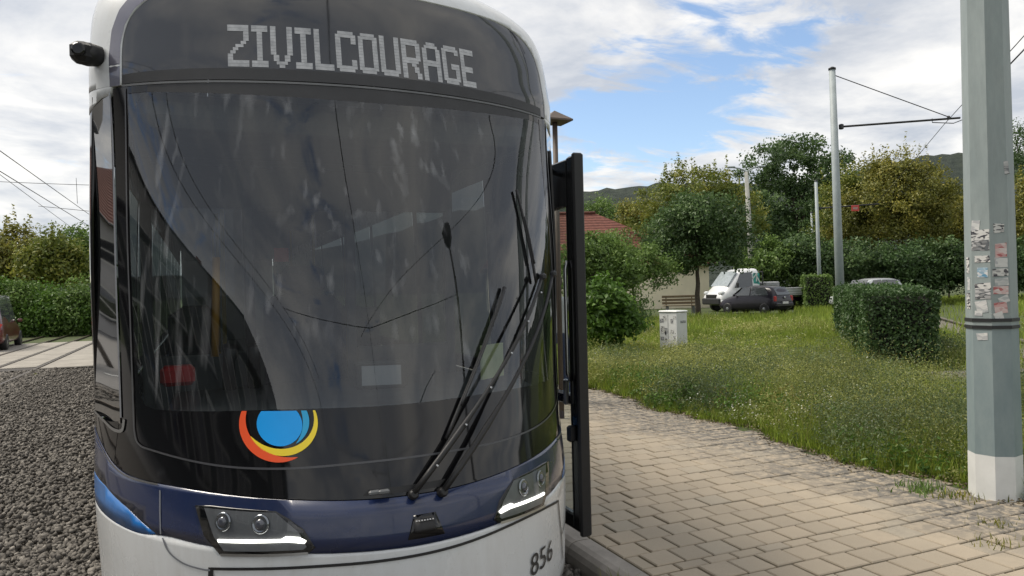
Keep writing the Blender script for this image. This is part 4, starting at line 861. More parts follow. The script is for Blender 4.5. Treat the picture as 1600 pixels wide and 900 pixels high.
def patch_weeds(name, label, n_c, d0, d1, H, dens, k, leaf, mat, rad=(.25, .6), fl=None, box=None):
    """one kind of weed growing in separate ragged patches"""
    if box is None: C = meadow(n_c, d0, d1, 1.0)
    else: y = box[0] + (box[1] - box[0]) * rng.random(n_c); C = np.stack([edge_x(y) + box[2] + (box[3] - box[2]) * rng.random(n_c), y], 1)
    rr = rng.uniform(*rad, n_c); cnt = np.maximum((dens * rr ** 2).astype(int), 3); ci = np.repeat(np.arange(n_c), cnt); n = len(ci); o = rng.normal(size=(n, 2)) * .55; Q = C[ci] + o * rr[ci][:, None]
    hh = H * np.exp(-(o ** 2).sum(1) * .9) * rng.uniform(.6, 1.2, n) * (rng.uniform(.7, 1.2, n_c)[ci]) + .06; ok = (Q[:, 0] > edge_x(Q[:, 1]) - .04) & (np.hypot(Q[:, 0] - 4.7, Q[:, 1] - .78) > .30); Q, hh, ci = Q[ok], hh[ok], ci[ok]; n = len(Q)
    hh *= np.clip((Q[:, 0] - edge_x(Q[:, 1])) * 2 + .5, .45, 1)
    s = rng.random((n, k)) ** .75; sp = rng.normal(size=(n, k, 2)) * (hh * .20)[:, None, None] * (.3 + s)[..., None]
    P = np.stack([Q[:, 0:1] + sp[..., 0], Q[:, 1:2] + sp[..., 1], GZ + .015 + s * hh[:, None]], -1).reshape(-1, 3); tone = np.repeat(rng.normal(0, .14, n), k) + np.repeat(rng.normal(0, .12, n_c)[ci], k)
    V, T = leaves(P, leaf, .4, .38); ob = stuff(link(name, np_mesh(name, V, T, np.repeat(np.clip(.45 + tone + rng.normal(0, .14, len(P)), 0, 1), 2)), mat), label, 'weeds')
    if fl:
        sel = rng.random(n) < fl[0]; F = np.repeat(np.stack([Q[sel, 0], Q[sel, 1], GZ + hh[sel] * .98], 1), fl[2], 0); F = F + rng.normal(size=F.shape) * np.array([.045, .045, .03]); F[:, 2] = np.maximum(F[:, 2], .03); V, T = leaves(F, fl[1], 1.0, .95)
        stuff(link(fl[4], np_mesh(fl[4], V, T, np.full(len(T), .5)), fl[3]), fl[5], 'flowers')
MF = leafmat('petal_white', (.5, .5, .45), (.58, .58, .50), (.65, .65, .6), .2); MY = leafmat('petal_yellow', (.45, .36, .03), (.5, .42, .05), (.55, .45, .08), .2)
WB = leafmat('weed_bluish', (0.066, 0.096, 0.041), (0.126, 0.174, 0.070), (0.216, 0.258, 0.114)); WO = leafmat('weed_olive', (0.149, 0.174, 0.044), (0.309, 0.334, 0.094), (0.518, 0.505, 0.185)); WR = leafmat('weed_rusty', (0.180, 0.112, 0.030), (0.315, 0.195, 0.053), (0.450, 0.300, 0.105))
patch_weeds('bluish_weeds', 'dark bluish feathery weeds in patches near the big mast', 30, 0, 0, .64, 420, 34, .024, WB, (.3, .65), None, (.9, 6.5, .25, 3.8))
patch_weeds('olive_weeds', 'olive green weeds in patches along the paving', 46, 0, 0, .60, 380, 28, .024, WO, (.25, .6), (.035, .014, 5, MF, 'white_flowers', 'small white florets among the olive weeds'), (.8, 9.5, .05, 3.8))
patch_weeds('broad_weeds', 'bright broad leaved weeds at the paving edge', 40, 0, 0, .32, 260, 18, .050, G3, (.15, .38), None, (.9, 9.5, -.02, .8))
patch_weeds('white_flower_weeds', 'pale weeds crowded with white florets by the paving', 12, 0, 0, .30, 420, 22, .022, GW, (.15, .32), (.55, .017, 5, MF, 'white_flowers', 'clusters of white florets close to the paving edge'), (1.0, 5.0, .05, .7))
patch_weeds('rusty_weeds', 'small rusty orange weed patch in the meadow edge', 4, 0, 0, .34, 420, 24, .02, WR, (.2, .32), None, (3.2, 4.6, .3, 1.0))
patch_weeds('yellow_weeds', 'yellow flowering weeds scattered in the meadow', 40, 0, 0, .42, 300, 22, .024, G5, (.2, .45), (.25, .015, 4, MY, 'yellow_flowers', 'tiny yellow flowers in the meadow weeds'), (1.5, 12, .1, 4.6))
patch_weeds('tall_stalk_weeds', 'tall yellow green weed clumps between paving and box hedge', 20, 0, 0, .88, 330, 46, .024, leafmat('stalk_leaf', (.095, .115, .03), (.185, .205, .055), (.30, .31, .10)), (.2, .42), None, (.9, 5.5, .35, 3.2))
patch_weeds('dark_stalk_weeds', 'tall dark weed clumps behind the paving edge', 14, 0, 0, .80, 330, 46, .026, leafmat('dark_stalk_leaf', (.04, .062, .028), (.075, .11, .048), (.13, .17, .08)), (.2, .4), None, (.9, 6.0, .3, 3.4))
patch_weeds('meadow_weeds', 'dark weed patches in the middle of the meadow', 45, 9, 17, .42, 130, 20, .042, WB, (.4, 1.0)); patch_weeds('distant_weeds', 'olive weed patches farther back in the meadow', 90, 11, 30, .34, 70, 18, .055, WO, (.4, 1.2), (.03, .028, 4, MF, 'white_flowers', 'distant white flowers in the meadow'))
def tall_grass(name, label, n, Qf, hm, wm, mat):
    Q = Qf(n); P = np.concatenate([Q, np.full((len(Q), 1), GZ)], 1); pat = np.clip(.75 + .6 * vnoise(Q, 1.4, 3.3), .25, 1.5); de = np.clip((Q[:, 0] - edge_x(Q[:, 1])) * 1.2 + .45, .35, 1); h = hm * rng.uniform(.5, 1.25, len(Q)) * pat * de
    V, T = blades(P, h, wm * rng.uniform(.6, 1.5, len(Q)), .75); stuff(link(name, np_mesh(name, V, T, np.repeat(np.clip(.5 + .3 * vnoise(Q, .7, 5.) + rng.normal(0, .2, len(Q)), 0, 1), 3)), mat), label, 'grass')
def q_near(n): y = .3 + 9 * rng.random(n) ** 1.2; return np.stack([edge_x(y) + .02 + 4.5 * rng.random(n) ** 1.4, y], 1)
tall_grass('tall_grass', 'long yellow green grass stalks standing above the weeds', 7000, q_near, .62, .005, leafmat('grass_stalk', (0.122, 0.144, 0.036), (0.230, 0.245, 0.065), (0.418, 0.374, 0.144), .4))
tall_grass('broad_grass', 'broad bladed bright grass along the paving edge', 9000, lambda n: (lambda y: np.stack([edge_x(y) - .06 + .55 * rng.random(n), y], 1))(.9 + 9 * rng.random(n)), .30, .011, GG)
# leaf litter and crumbs of soil along the overgrown edge
nl = 1700; yl = -.3 + 8 * rng.random(nl); xl_ = edge_x(yl) - np.abs(rng.normal(0, .13, nl)) + .03; V, T = leaves(np.stack([xl_, yl, rng.uniform(.001, .02, nl)], 1), .028, 1.5, .6)
stuff(link('leaf_litter', np_mesh('leaf_litter', V, T, np.repeat(rng.random(nl), 2)), leafmat('dry_litter', (.05, .036, .02), (.11, .082, .048), (.20, .165, .10), .2)), 'dry leaf litter along the overgrown paving edge', 'litter')
# tufts rooted in the paving edge and round the mast foot, and by the kerb
def tuft(name, label, c, n, h, w, mat, spread=.08, cat='weed', k=0):
    P = np.concatenate([rng.normal(size=(n, 2)) * spread, np.zeros((n, 1))], 1); V, T = blades(P, h * rng.uniform(.5, 1.2, n), w * rng.uniform(.7, 1.3, n), .9); ti = np.repeat(np.clip(.5 + rng.normal(0, .2, n), 0, 1), 3)
    root = empty(name, c); tag(root, label, cat); link('leaves', np_mesh('leaves', V, T, ti), mat, root); return root
tuft('weed_tuft', 'coarse green weed tuft right of the mast foot', (4.82, .45, -.02), 150, .10, .012, G2, .08); tuft('weed_tuft', 'broad leaved weed tuft left of the mast foot', (4.35, 1.12, -.02), 170, .09, .012, G2, .09)
tuft('weed_tuft', 'green weed tuft at the right picture edge', (4.62, .02, -.02), 150, .11, .012, G2, .09); tuft('weed_tuft', 'dry brown weed on the dirty pavers below the mast', (4.05, .35, -.004), 50, .045, .008, G4, .07)
tuft('weed_tuft', 'second dry weed between pavers near the right corner', (3.72, .12, -.004), 45, .05, .008, G4, .07); tuft('weed_tuft', 'dry weed patch between tuft and mast base', (4.42, .83, -.004), 60, .06, .01, G4, .10)
tuft('weed_tuft', 'weed with white florets growing at the kerb edge', (1.40, .66, -.15), 130, .17, .008, G5, .05)
veg('weed_bush', 'yellow green weed growing from the ballast left of the tram', 'weed', 46, 606, 17.2, 13, 18, 1500, .055, G5, ((6, -12, 9, 10),), z0=-.15, clump=.07, nclump=40, fill=.3, limbs=6)
# hills
def hill(name, pts, d, thick, mat):
    top = []; N = len(pts)
    vs = []
    for u, v in pts:
        p = at(u, v, d); q = at(u, v, d + thick); vs += [(p.x - FWD.x * 120, p.y - FWD.y * 120, -3), (p.x, p.y, p.z * .75), (p.x + FWD.x * 40, p.y + FWD.y * 40, p.z), (q.x, q.y, -3)]
    return struct(MB().add(vs, [(i * 4 + j, (i + 1) * 4 + j, (i + 1) * 4 + j + 1, i * 4 + j + 1) for i in range(N - 1) for j in range(3)], True).build(name, mat))
k = NT('forest_hill'); c = k.ramp(k.noise(.12, 8, .7), [(.35, (.016, .028, .022)), (.65, (.045, .060, .042))]); k.l(c, k.b.inputs['Base Color']); k.b.inputs['Roughness'].default_value = 1; k.bump(k.noise(.18, 6, .7), 1.0, 6)
hp = []
for u in range(-900, 3000, 14): hp.append((u, 447 - (u - 800) * .024 - (150 + 46 * math.sin((u - 700) / 420.) + 22 * math.sin(u / 130.) + rng.normal(0, 2.0) - 34 * math.exp(-((u - 1120) / 260.) ** 2) - 10 * math.exp(-((u - 930) / 150.) ** 2) + 34 * math.exp(-((u - 1520) / 170.) ** 2)) * (1 if u > 700 else max(.25, 1 - (700 - u) / 600))))
hill('hills', hp, 420, 400, k.m)

# ------------------------------------------------------------------ masts, poles, wires
def sticker_mat(name, a, b, c_, scale):
    k = NT(name); v = k.n('ShaderNodeTexVoronoi'); v.inputs['Scale'].default_value = scale; k.tcn = k.n('ShaderNodeTexCoord')
    mp = k.n('ShaderNodeMapping'); mp.inputs['Scale'].default_value = (1, 1, 2.2); k.l(k.tcn.outputs['Object'], mp.inputs[0]); k.l(mp.outputs[0], v.inputs['Vector'])
    sp = k.n('ShaderNodeSeparateColor'); k.l(v.outputs['Color'], sp.inputs[0]); r = k.ramp(sp.outputs[0], [(.0, a), (.5, b), (.78, c_)]); k.l(r, k.b.inputs['Base Color'])
    k.t.nodes[-1]; k.b.inputs['Roughness'].default_value = .5; return k.m
ST = [sticker_mat('sticker_bw', (.55, .55, .53), (.6, .6, .58), (.05, .05, .06), 38), sticker_mat('sticker_pink', (.55, .30, .29), (.6, .55, .53), (.4, .12, .12), 30), sticker_mat('sticker_white', (.55, .56, .55), (.62, .62, .6), (.4, .41, .42), 20),
      sticker_mat('sticker_blue', (.45, .55, .6), (.10, .25, .38), (.6, .6, .6), 34), sticker_mat('sticker_dark', (.04, .045, .05), (.5, .5, .5), (.10, .11, .12), 36), sticker_mat('sticker_torn', (.62, .62, .6), (.30, .33, .34), (.55, .55, .54), 26)]
def octo(r): return [(r * math.cos(R(22.5 + 45 * i)), r * math.sin(R(22.5 + 45 * i))) for i in range(8)]
def frust(r0, r1, z0, z1): a, b = octo(r0), octo(r1); return MB().add([(x, y, z0) for x, y in a] + [(x, y, z1) for x, y in b], [tuple(range(7, -1, -1)), tuple(range(8, 16))] + [(i, (i + 1) % 8, 8 + (i + 1) % 8, 8 + i) for i in range(8)])
k = NT('mast_paint'); f = k.noise(3.2, 7, .65, stretch=(1, 1, .35)); c = k.ramp(f, [(.3, (.23, .275, .275)), (.55, (.275, .32, .318)), (.75, (.32, .36, .355))]); c = k.mix(.35, c, k.ramp(k.noise(22, 6, .7, stretch=(1, 1, .2)), [(.35, (.72, .72, .72)), (.65, (1.1, 1.1, 1.1))]), 'MULTIPLY')
k.l(c, k.b.inputs['Base Color']); k.b.inputs['Roughness'].default_value = .5; k.bump(k.noise(45, 4, .6), .12, .003); M_MAST = k.m
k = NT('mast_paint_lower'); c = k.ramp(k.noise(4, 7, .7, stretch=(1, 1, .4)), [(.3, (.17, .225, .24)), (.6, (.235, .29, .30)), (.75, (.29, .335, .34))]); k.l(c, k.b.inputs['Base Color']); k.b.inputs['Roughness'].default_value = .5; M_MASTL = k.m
M_MASTW = pm('mast_white', (.66, .67, .66), .5, var=.08, vscale=6)
mb_ = Vector((4.70, .78, -.02)); ang = R(23 - 17)
mast = empty('catenary_mast', mb_, R(11.4)); tag(mast, 'big grey octagonal mast with stickers and white painted foot', 'mast')
RB = .176
def rz(z): return RB - .0062 * z
Z1, Z2, Z3, Z4 = .345, 1.285, 1.345, 8.6
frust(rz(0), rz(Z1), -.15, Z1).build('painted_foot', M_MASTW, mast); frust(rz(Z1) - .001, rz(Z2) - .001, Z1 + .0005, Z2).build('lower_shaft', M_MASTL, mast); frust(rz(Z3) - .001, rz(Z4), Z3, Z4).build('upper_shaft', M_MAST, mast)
frust(rz(Z2) + .001, rz(Z3) + .001, Z2 + .0005, Z3 - .0005).build('collar', M_MAST, mast)
for z in (Z2 + .004, Z3 - .004): frust(rz(z) + .007, rz(z) + .007, z - .012, z + .012).build('band', M_DGREY, mast)
MB().lathe((0, 0, Z4), [(.15, 0), (.15, .03), (.05, .07)], 8).build('cap', M_DGREY, mast)
def on_mast(face, a, z, w, h, mat, tilt=0.0, name='sticker'):
    """flat sticker on octagon face (0 = right-front ...), a = offset across the face"""
    th = R(45 * face); ap = rz(z) * math.cos(R(22.5)); nrm = Vector((math.cos(th), math.sin(th), 0)); tg = Vector((-math.sin(th), math.cos(th), 0)); c = nrm * (ap + .0015) + tg * a + Vector((0, 0, z)); u = tg * math.cos(tilt) + Vector((0, 0, math.sin(tilt))); v = Vector((0, 0, math.cos(tilt))) - tg * math.sin(tilt); cs = []
    j = lambda: rng.uniform(-.004, .004)
    for sx, sy in ((-1, -1), (1, -1), (1, 1), (-1, 1)): cs.append(c + u * (sx * w / 2 + j()) + v * (sy * h / 2 + j()))
    lo = [p - nrm * .002 for p in cs]; MB().add(cs + lo, [(0, 1, 2, 3), (4, 7, 6, 5), (0, 4, 5, 1), (1, 5, 6, 2), (2, 6, 7, 3), (3, 7, 4, 0)]).build(name, mat, mast)
MAST_STICKERS = [  # face, offset, height, w, h, material
 (-2, -.035, 2.00, .055, .10, 2, -.1), (-2, 0, 1.93, .12, .09, 0, 0), (-2, .0, 1.86, .12, .07, 4, 0), (-2, .01, 1.76, .10, .05, 0, .05), (-2, .01, 1.66, .07, .07, 3, 0), (-2, .01, 1.56, .11, .05, 0, .1), (-2, .01, 1.50, .11, .07, 4, 0), (-2, .0, 1.41, .08, .09, 5, .2), (-2, -.02, 1.36, .05, .04, 2, 0),
 (-1, 0, 1.98, .07, .065, 0, 0), (-1, .01, 1.82, .075, .10, 1, .05), (-1, .01, 1.73, .085, .07, 2, 0), (-1, .0, 1.66, .10, .055, 0, .05), (-1, .01, 1.59, .09, .055, 5, .1), (-1, .0, 1.53, .10, .06, 1, 0), (-1, .02, 1.46, .07, .05, 5, .4), (-1, 0, 1.40, .08, .08, 1, .1), (-1, -.015, 1.34, .06, .06, 2, .3),
 (-3, 0, 1.72, .05, .12, 0, 0), (-3, .01, 1.58, .05, .10, 5, 0), (-3, 0, 1.45, .06, .12, 0, .1), (-2, .0, 1.19, .075, .055, 2, .1), (-1, .06, 2.42, .03, .10, 4, .1)]
for f_, a_, z_, w_, h_, mi, tl__ in MAST_STICKERS: on_mast({-2: 4, -1: 5, -3: 3}[f_], a_, z_ + .03, w_, h_, ST[mi], tl__)
def wire(name, pts, r, mat=M_WIRE, parent=None, sag=0.0, n=10):
    P = []
    for a, b in zip(pts[:-1], pts[1:]):
        a, b = Vector(a), Vector(b)
        for i in range(n): f = i / n; P.append(a.lerp(b, f) - Vector((0, 0, sag * 4 * f * (1 - f))))
    P.append(Vector(pts[-1])); return MB().tube(P, r, 5).build(name, mat, parent)
wm = empty('guy_wire', at(1572, 108, 5.6)); tag(wm, 'thin stay wire leaving the big mast to the right', 'wire')
o = wire('strand', [at(1569, 110, 5.55), at(1760, -90, 6.2)], .006, M_WIRE, wm); o.matrix_parent_inverse = Matrix.Translation(-wm.location)
def cat_mast(label, u, depth, vtop, varm, arm_px, r0, sign=None, detail=True):
    b = gat(u, depth, GZ); t = at(u - 8 * 20 / depth, vtop, depth); z = t.z; root = empty('catenary_mast', b); tag(root, label, 'mast', 'slim catenary masts beside the right hand track')
    ln = RGT * (-.012 * z)
    MB().tube([(0, 0, -.2), (ln.x * .5, ln.y * .5, z * .5), (ln.x, ln.y, z)], [r0, r0 * .85, r0 * .68], 12).build('shaft', M_GALV, root)
    MB().lathe((ln.x, ln.y, z), [(r0 * .8, 0), (r0 * .8, .05), (r0 * .3, .09)], 12).build('cap', M_DGREY, root)
    az = at(u, varm, depth).z; al = px(arm_px, depth); d = RGT * 1.0; e = d * al; e.z = .16 * al / 3.3
    a0 = Vector((d.x * r0, d.y * r0, az)); a1 = Vector((e.x, e.y, az + e.z))
    MB().tube([a0, a1], .032 if detail else .045, 8).build('cantilever_arm', M_WIRE, root); MB().bbox(a0, (.12, .12, .16), .02).build('arm_clamp', M_DGREY, root)
    if detail:
        MB().tube([(ln.x, ln.y, z - .14), a1 - d * .25], .014, 6).build('stay_wire', M_WIRE, root)
        s0 = a1 - d * .85; MB().tube([s0, s0 - Vector((0, 0, .12)), a1 - d * .2 - Vector((0, 0, .16)), a1 + d * .1 - Vector((0, 0, .05))], .014, 6).build('steady_arm', M_WIRE, root)
        MB().lathe(s0 + d * .5 + Vector((0, 0, -.05)), [(.03, 0), (.05, .03), (.03, .06), (.05, .09), (.03, .12)], 8).build('insulator', M_DGREY, root)
    if sign is not None:
        c = a0 + d * px(sign, depth); w = px(12, depth); h_ = px(9, depth); rzz = -YAW
        sg = MB().bbox(c - Vector((0, 0, .05)) - FWD * .05, (w, .03, h_), .01, rzz).build('sign', pm('sign_red', (.5, .05, .04), .5), root)
        MB().box(c - Vector((0, 0, .05)) - FWD * .068, (w * .62, .006, h_ * .4), rzz).build('sign_face', pm('sign_pale', (.35, .22, .2), .5), sg)
    return root, b, a1 + b
m1 = cat_mast('slim grey catenary mast rising right behind the box hedge', 1313, 22.5, 108, 197, 193, .14)
m2 = cat_mast('far slim mast carrying a small red sign on its arm', 1281, 42, 283, 325, 95, .125, 54, False)
m3 = cat_mast('farthest slim mast just left of the red sign mast', 1272, 62, 332, 355, 62, .12, None, False)
cw_ = empty('contact_wire', m1[2]); tag(cw_, 'overhead tram wires hung from the slim mast arms', 'wire')
trk = (RGT * .40 + FWD).normalized()
o = wire('contact_strand', [m1[2] - trk * 30 + Vector((0, 0, -.2)) - RGT * .5, m1[2] + Vector((0, 0, -.2)) - RGT * .5, m2[2] - RGT * .4 + Vector((0, 0, -.2)), m3[2] + Vector((0, 0, -.2))], .010, M_WIRE, cw_, .05); o.matrix_parent_inverse = Matrix.Translation(-cw_.location)
# right hand track: two rails in the grass
rt = empty('tram_track', gat(1513, 19, GZ)); tag(rt, 'rails in the grass between box hedge and big mast', 'track')
for lat0 in (9.95, 10.98):
    a = CAM + RGT * (lat0 - .40 * 10) + FWD * 4.4; b = CAM + RGT * (lat0 + .40 * 45) + FWD * 59.4; a.z = b.z = .035
    o = MB().tube([a, b], .038, 6).build('rail', M_RAIL, rt); o.matrix_parent_inverse = Matrix.Translation(-rt.location)
bedm = MB(); a = CAM + RGT * (9.4 - 4) + FWD * 4.4; b = CAM + RGT * (9.4 + 18) + FWD * 59.4; w_ = RGT * 2.0
for la, lb, d0_, d1_ in ((6.0, 9.4, 10.2, 13.0),):
    struct(MB().add([(q.x, q.y, GZ + .008) for q in (CAM + RGT * (la - .3) + FWD * d0_, CAM + RGT * (lb - .6) + FWD * d0_, CAM + RGT * (lb + .9) + FWD * d1_, CAM + RGT * (la + 1.2) + FWD * d1_)], [(0, 1, 2, 3)]).build('path', pm('worn_path', (.12, .115, .105), .95, var=.3, vscale=3, bump=.4, bscale=40)))
bedm.add([(p.x, p.y, GZ + .005) for p in (a, a + w_, b + w_, b)], [(0, 1, 2, 3)]); struct(bedm.build('track_bed', pm('track_dirt', (.13, .12, .095), .95, var=.4, vscale=3, bump=.5, bscale=30)))
# concrete lamp post with two arms
b = gat(1177, 46.5, GZ); lp = empty('lamp_post', b); tag(lp, 'pale concrete lamp post with two short arms in front of the big tree', 'lamp post')
z = at(1168, 268, 46.5).z; MB().tube([(0, 0, -.2), (-RGT.x * .28, -RGT.y * .28, z)], [.22, .12], 10).build('post', pm('pale_concrete', (.33, .33, .30), .8, var=.15), lp)
for s in (-1, 1):
    t = Vector((-RGT.x * .28, -RGT.y * .28, z)); e = t + RGT * s * .95 + Vector((0, 0, .32)); MB().tube([t, t + RGT * s * .4 + Vector((0, 0, .22)), e], .05, 6).build('lamp_arm', M_GALV, lp); MB().bbox(e, (.5, .2, .12), .04, -YAW).build('lamp_head', M_GALV, lp)
# brown platform post with a small hood behind the tram door
b = gat(873, 9.2, 0); pp = empty('platform_post', b); tag(pp, 'brown platform post with little pyramid hood behind the open door', 'post')
zt_ = at(873, 180, 9.2).z; MB().tube([(0, 0, -.1), (0, 0, zt_ - .06)], .034, 8).build('post', pm('brown_steel', (.10, .075, .06), .6), pp)
MB().add([(-.17, -.17, zt_ - .07), (.17, -.17, zt_ - .07), (.17, .17, zt_ - .07), (-.17, .17, zt_ - .07), (-.17, -.17, zt_ - .09), (.17, -.17, zt_ - .09), (.17, .17, zt_ - .09), (-.17, .17, zt_ - .09), (0, 0, zt_ + .06)], [(0, 1, 8), (1, 2, 8), (2, 3, 8), (3, 0, 8), (4, 5, 1, 0), (5, 6, 2, 1), (6, 7, 3, 2), (7, 4, 0, 3), (7, 6, 5, 4)]).build('hood', pm('brown_steel', (.10, .075, .06), .6), pp)
# wires left of the tram
lw = empty('contact_wire', (-5.1, 20, 5)); tag(lw, 'overhead wires crossing the sky left of the tram', 'wire')
def lwire(a, b, r=.011, sag=.05): o = wire('strand', [a, b], r, M_WIRE, lw, sag); o.matrix_parent_inverse = Matrix.Translation((5.1, -20, -5))
lwire((-4.9, -8, 5.0), (-4.9, 60, 5.2), .011, 0); lwire((-4.9, -8, 4.55), (-5.0, 60, 4.75), .011, 0); lwire(at(-60, 281, 26), at(300, 292, 30), .010, .05); lwire(at(-20, 258, 24), at(200, 420, 60), .010, .02); lwire(at(119, 278, 30), at(121, 318, 30), .009, 0); lwire(at(60, 322, 33), at(200, 336, 34), .012, .0)
# overhead wire and masts behind the camera (mirrored in the windscreen)
ow = empty('contact_wire', (0, 0, 5.6)); tag(ow, 'overhead wire above the white tram, mirrored in its windscreen', 'wire')
o = wire('strand', [(0, -40, 5.6), (-.05, 25, 5.6)], .012, M_WIRE, ow, 0); o.matrix_parent_inverse = Matrix.Translation((0, 0, -5.6))
for q, (ya, yb) in enumerate(((-7.5, -6.0), (-12.5, -11))): o = wire('span_wire', [(-7, ya, 6.6), (0, ya + .3, 5.75), (9, yb, 6.9)], .014, M_WIRE, ow, .12); o.matrix_parent_inverse = Matrix.Translation((0, 0, -5.6))
def mirror_lamp(label, x, y, h, r, head):
    root = empty('street_lamp', (x, y, -.05)); tag(root, label, 'street lamp'); MB().tube([(0, 0, -.1), (0, 0, h)], [r * 1.3, r * .8], 10).build('post', M_DGREY, root)
    if head: MB().lathe((0, 0, h - .05), [(.06, 0), (.21, .22), (.24, .5), (.16, .62), (.05, .68)], 6, smooth=False).build('lantern', M_DGREY, root)
mirror_lamp('dark post top lantern mirrored in the right half of the windscreen', 4.25, -2.55, 5.4, .05, True)
for x, y, h, lb in ((.5, -19, 9.5, 'catenary mast mirrored as a thin line low in the windscreen'), (7.4, 1.6, 8.0, 'catenary mast mirrored at the right edge of the windscreen')):
    root = empty('catenary_mast', (x, y, -.05)); tag(root, lb, 'mast'); MB().tube([(0, 0, -.2), (0, 0, h)], [.15, .10], 10).build('shaft', M_GALV, root); sx = -1 if x > 0 else 1
    MB().tube([(0, 0, h - 2), (sx * 3.2, .2, h - 1.8)], .035, 6).build('cantilever_arm', M_WIRE, root); MB().tube([(0, 0, h - .2), (sx * 3.0, .2, h - 1.75)], .014, 6).build('stay_wire', M_WIRE, root); MB().tube([(sx * 3.2, .2, h - 1.8), (sx * 2.2, .2, h - 2.3)], .03, 6).build('steady_arm', M_WIRE, root)

# ------------------------------------------------------------------ cabinet, bench
cr = gat(1056, 16.6, GZ); rot = -YAW + R(40); cab = empty('utility_cabinet', cr, rot); tag(cab, 'white utility cabinet covered with stickers in the meadow', 'cabinet')
M_CAB = pm('cabinet_white', (.62, .63, .62), .5, var=.06, vscale=8)
MB().bbox((.17, .23, .50), (.38, .50, 1.02), .012).build('body', M_CAB, cab); MB().bbox((.17, .23, 1.035), (.42, .54, .05), .02).build('lid', M_CAB, cab); MB().box((.17, .23, .02), (.36, .48, .1)).build('plinth', M_GREY, cab)
MB().box((-.0215, .23, .52), (.004, .006, .9)).build('door_gap', M_DGREY, cab); MB().bbox((-.03, .30, .55), (.02, .02, .08), .004).build('handle', M_DGREY, cab)
for (y, z, w, h, mi) in ((.07, .83, .12, .09, 4), (.16, .88, .09, .12, 0), (.36, .82, .07, .10, 4), (.44, .9, .08, .06, 0), (.10, .62, .11, .16, 0), (.20, .60, .07, .12, 4), (.36, .58, .10, .09, 0), (.08, .42, .09, .08, 4), (.18, .38, .06, .12, 0), (.30, .36, .10, .10, 2), (.42, .44, .06, .10, 0), (.12, .2, .08, .1, 4), (.3, .2, .07, .06, 0)):
    MB().box((-.0222, .48 - y, z), (.003, w, h)).build('sticker', ST[mi], cab)
MB().box((.20, -.0222, .80), (.20, .003, .055)).build('sticker', ST[4], cab)
bb_ = gat(1062, 41, GZ); bn = empty('bench', bb_, -YAW); tag(bn, 'wooden bench in front of the cream house wall', 'bench')
for z in (.50, .68, .86): MB().bbox((0, .22 + z * .12, z + .1), (1.9, .04, .13), .01, 0).build('back_slat', M_WOOD, bn)
for y in (-.16, 0, .15): MB().bbox((0, y, .46), (1.9, .13, .05), .01).build('seat_slat', M_WOOD, bn)
for x in (-.72, .72): MB().bbox((x, .0, .21), (.10, .42, .44), .02).build('leg', M_GREY, bn); MB().bbox((x, .30, .6), (.06, .05, .85), .01).build('back_post', M_WOOD, bn)

# ------------------------------------------------------------------ houses
k = NT('roof_tile'); k.tcn = k.n('ShaderNodeTexCoord'); wv = k.n('ShaderNodeTexWave', wave_type='BANDS', bands_direction='Z'); wv.inputs['Scale'].default_value = 1.6; wv.inputs['Distortion'].default_value = 1.5; k.l(k.tcn.outputs['Object'], wv.inputs['Vector'])
c = k.ramp(k.noise(5, 6, .7), [(.3, (.10, .035, .026)), (.55, (.17, .058, .040)), (.75, (.23, .095, .068))]); c = k.mix(.5, c, k.ramp(wv.outputs['Fac'], [(.1, (.45, .45, .45)), (.5, (1.1, 1.1, 1.1))]), 'MULTIPLY'); k.l(c, k.b.inputs['Base Color']); k.b.inputs['Roughness'].default_value = .8; k.bump(wv.outputs['Fac'], .6, .05); M_TILE = k.m
def house(name, label, c, rz_, L, W, eave, ridge, wallm, hip=2.0, wins=(), hip2=None, roofm=None):
    roofm = roofm or M_TILE
    hip2 = hip2 or hip
    root = empty(name, c, rz_); tag(root, label, 'house'); MB().box((0, 0, eave / 2), (L, W, eave)).build('wall', wallm, root); o_ = .45
    x, y = L / 2 + o_, W / 2 + o_; e = eave - .1
    rf = MB().add([(-x, -y, e), (x, -y, e), (x, y, e), (-x, y, e), (-x + hip, 0, ridge), (x - hip2, 0, ridge), (-x, -y, e - .12), (x, -y, e - .12), (x, y, e - .12), (-x, y, e - .12)], [(0, 1, 5, 4), (1, 2, 5), (2, 3, 4, 5), (3, 0, 4), (6, 7, 1, 0), (7, 8, 2, 1), (8, 9, 3, 2), (9, 6, 0, 3), (9, 8, 7, 6)]).build('roof', roofm, root)
    MB().tube([(-x + hip, 0, ridge + .02), (x - hip2, 0, ridge + .02)], .12, 8).build('ridge_cap', roofm, rf); MB().bbox((-L * .2, .6, ridge), (.5, .5, 1.0), .03).build('chimney', pm('brick_red', (.25, .08, .06), .9, var=.3, vscale=20), rf)
    MB().tube([(-x, -y - .05, e - .06), (x, -y - .05, e - .06)], .07, 8).build('gutter', M_GREY, root)
    for (wx, wz, ww, wh) in wins:
        f = MB().bbox((wx, -W / 2 - .03, wz), (ww + .2, .1, wh + .2), .02).build('window', pm('window_frame', (.55, .54, .5), .6), root); MB().box((wx, -W / 2 - .085, wz), (ww, .02, wh)).build('pane', M_SIDEGL, f); MB().box((wx, -W / 2 - .1, wz), (.06, .03, wh)).build('glazing_bar', pm('window_frame', (.55, .54, .5), .6), f); MB().bbox((wx, -W / 2 - .12, wz - wh / 2 - .13), (ww + .3, .22, .06), .01).build('sill', M_GREY, f)
    return root
hc = gat(925, 53, GZ)
house('house', 'low cream house with red tiled roof behind the shrubs', hc, -YAW + R(4), 15.0, 6.5, 3.1, 6.9, pm('cream_render', (.80, .72, .54), .9, var=.06, vscale=1.5), 2.6, ((1, 1.6, 1.1, 1.3),), 7.6)
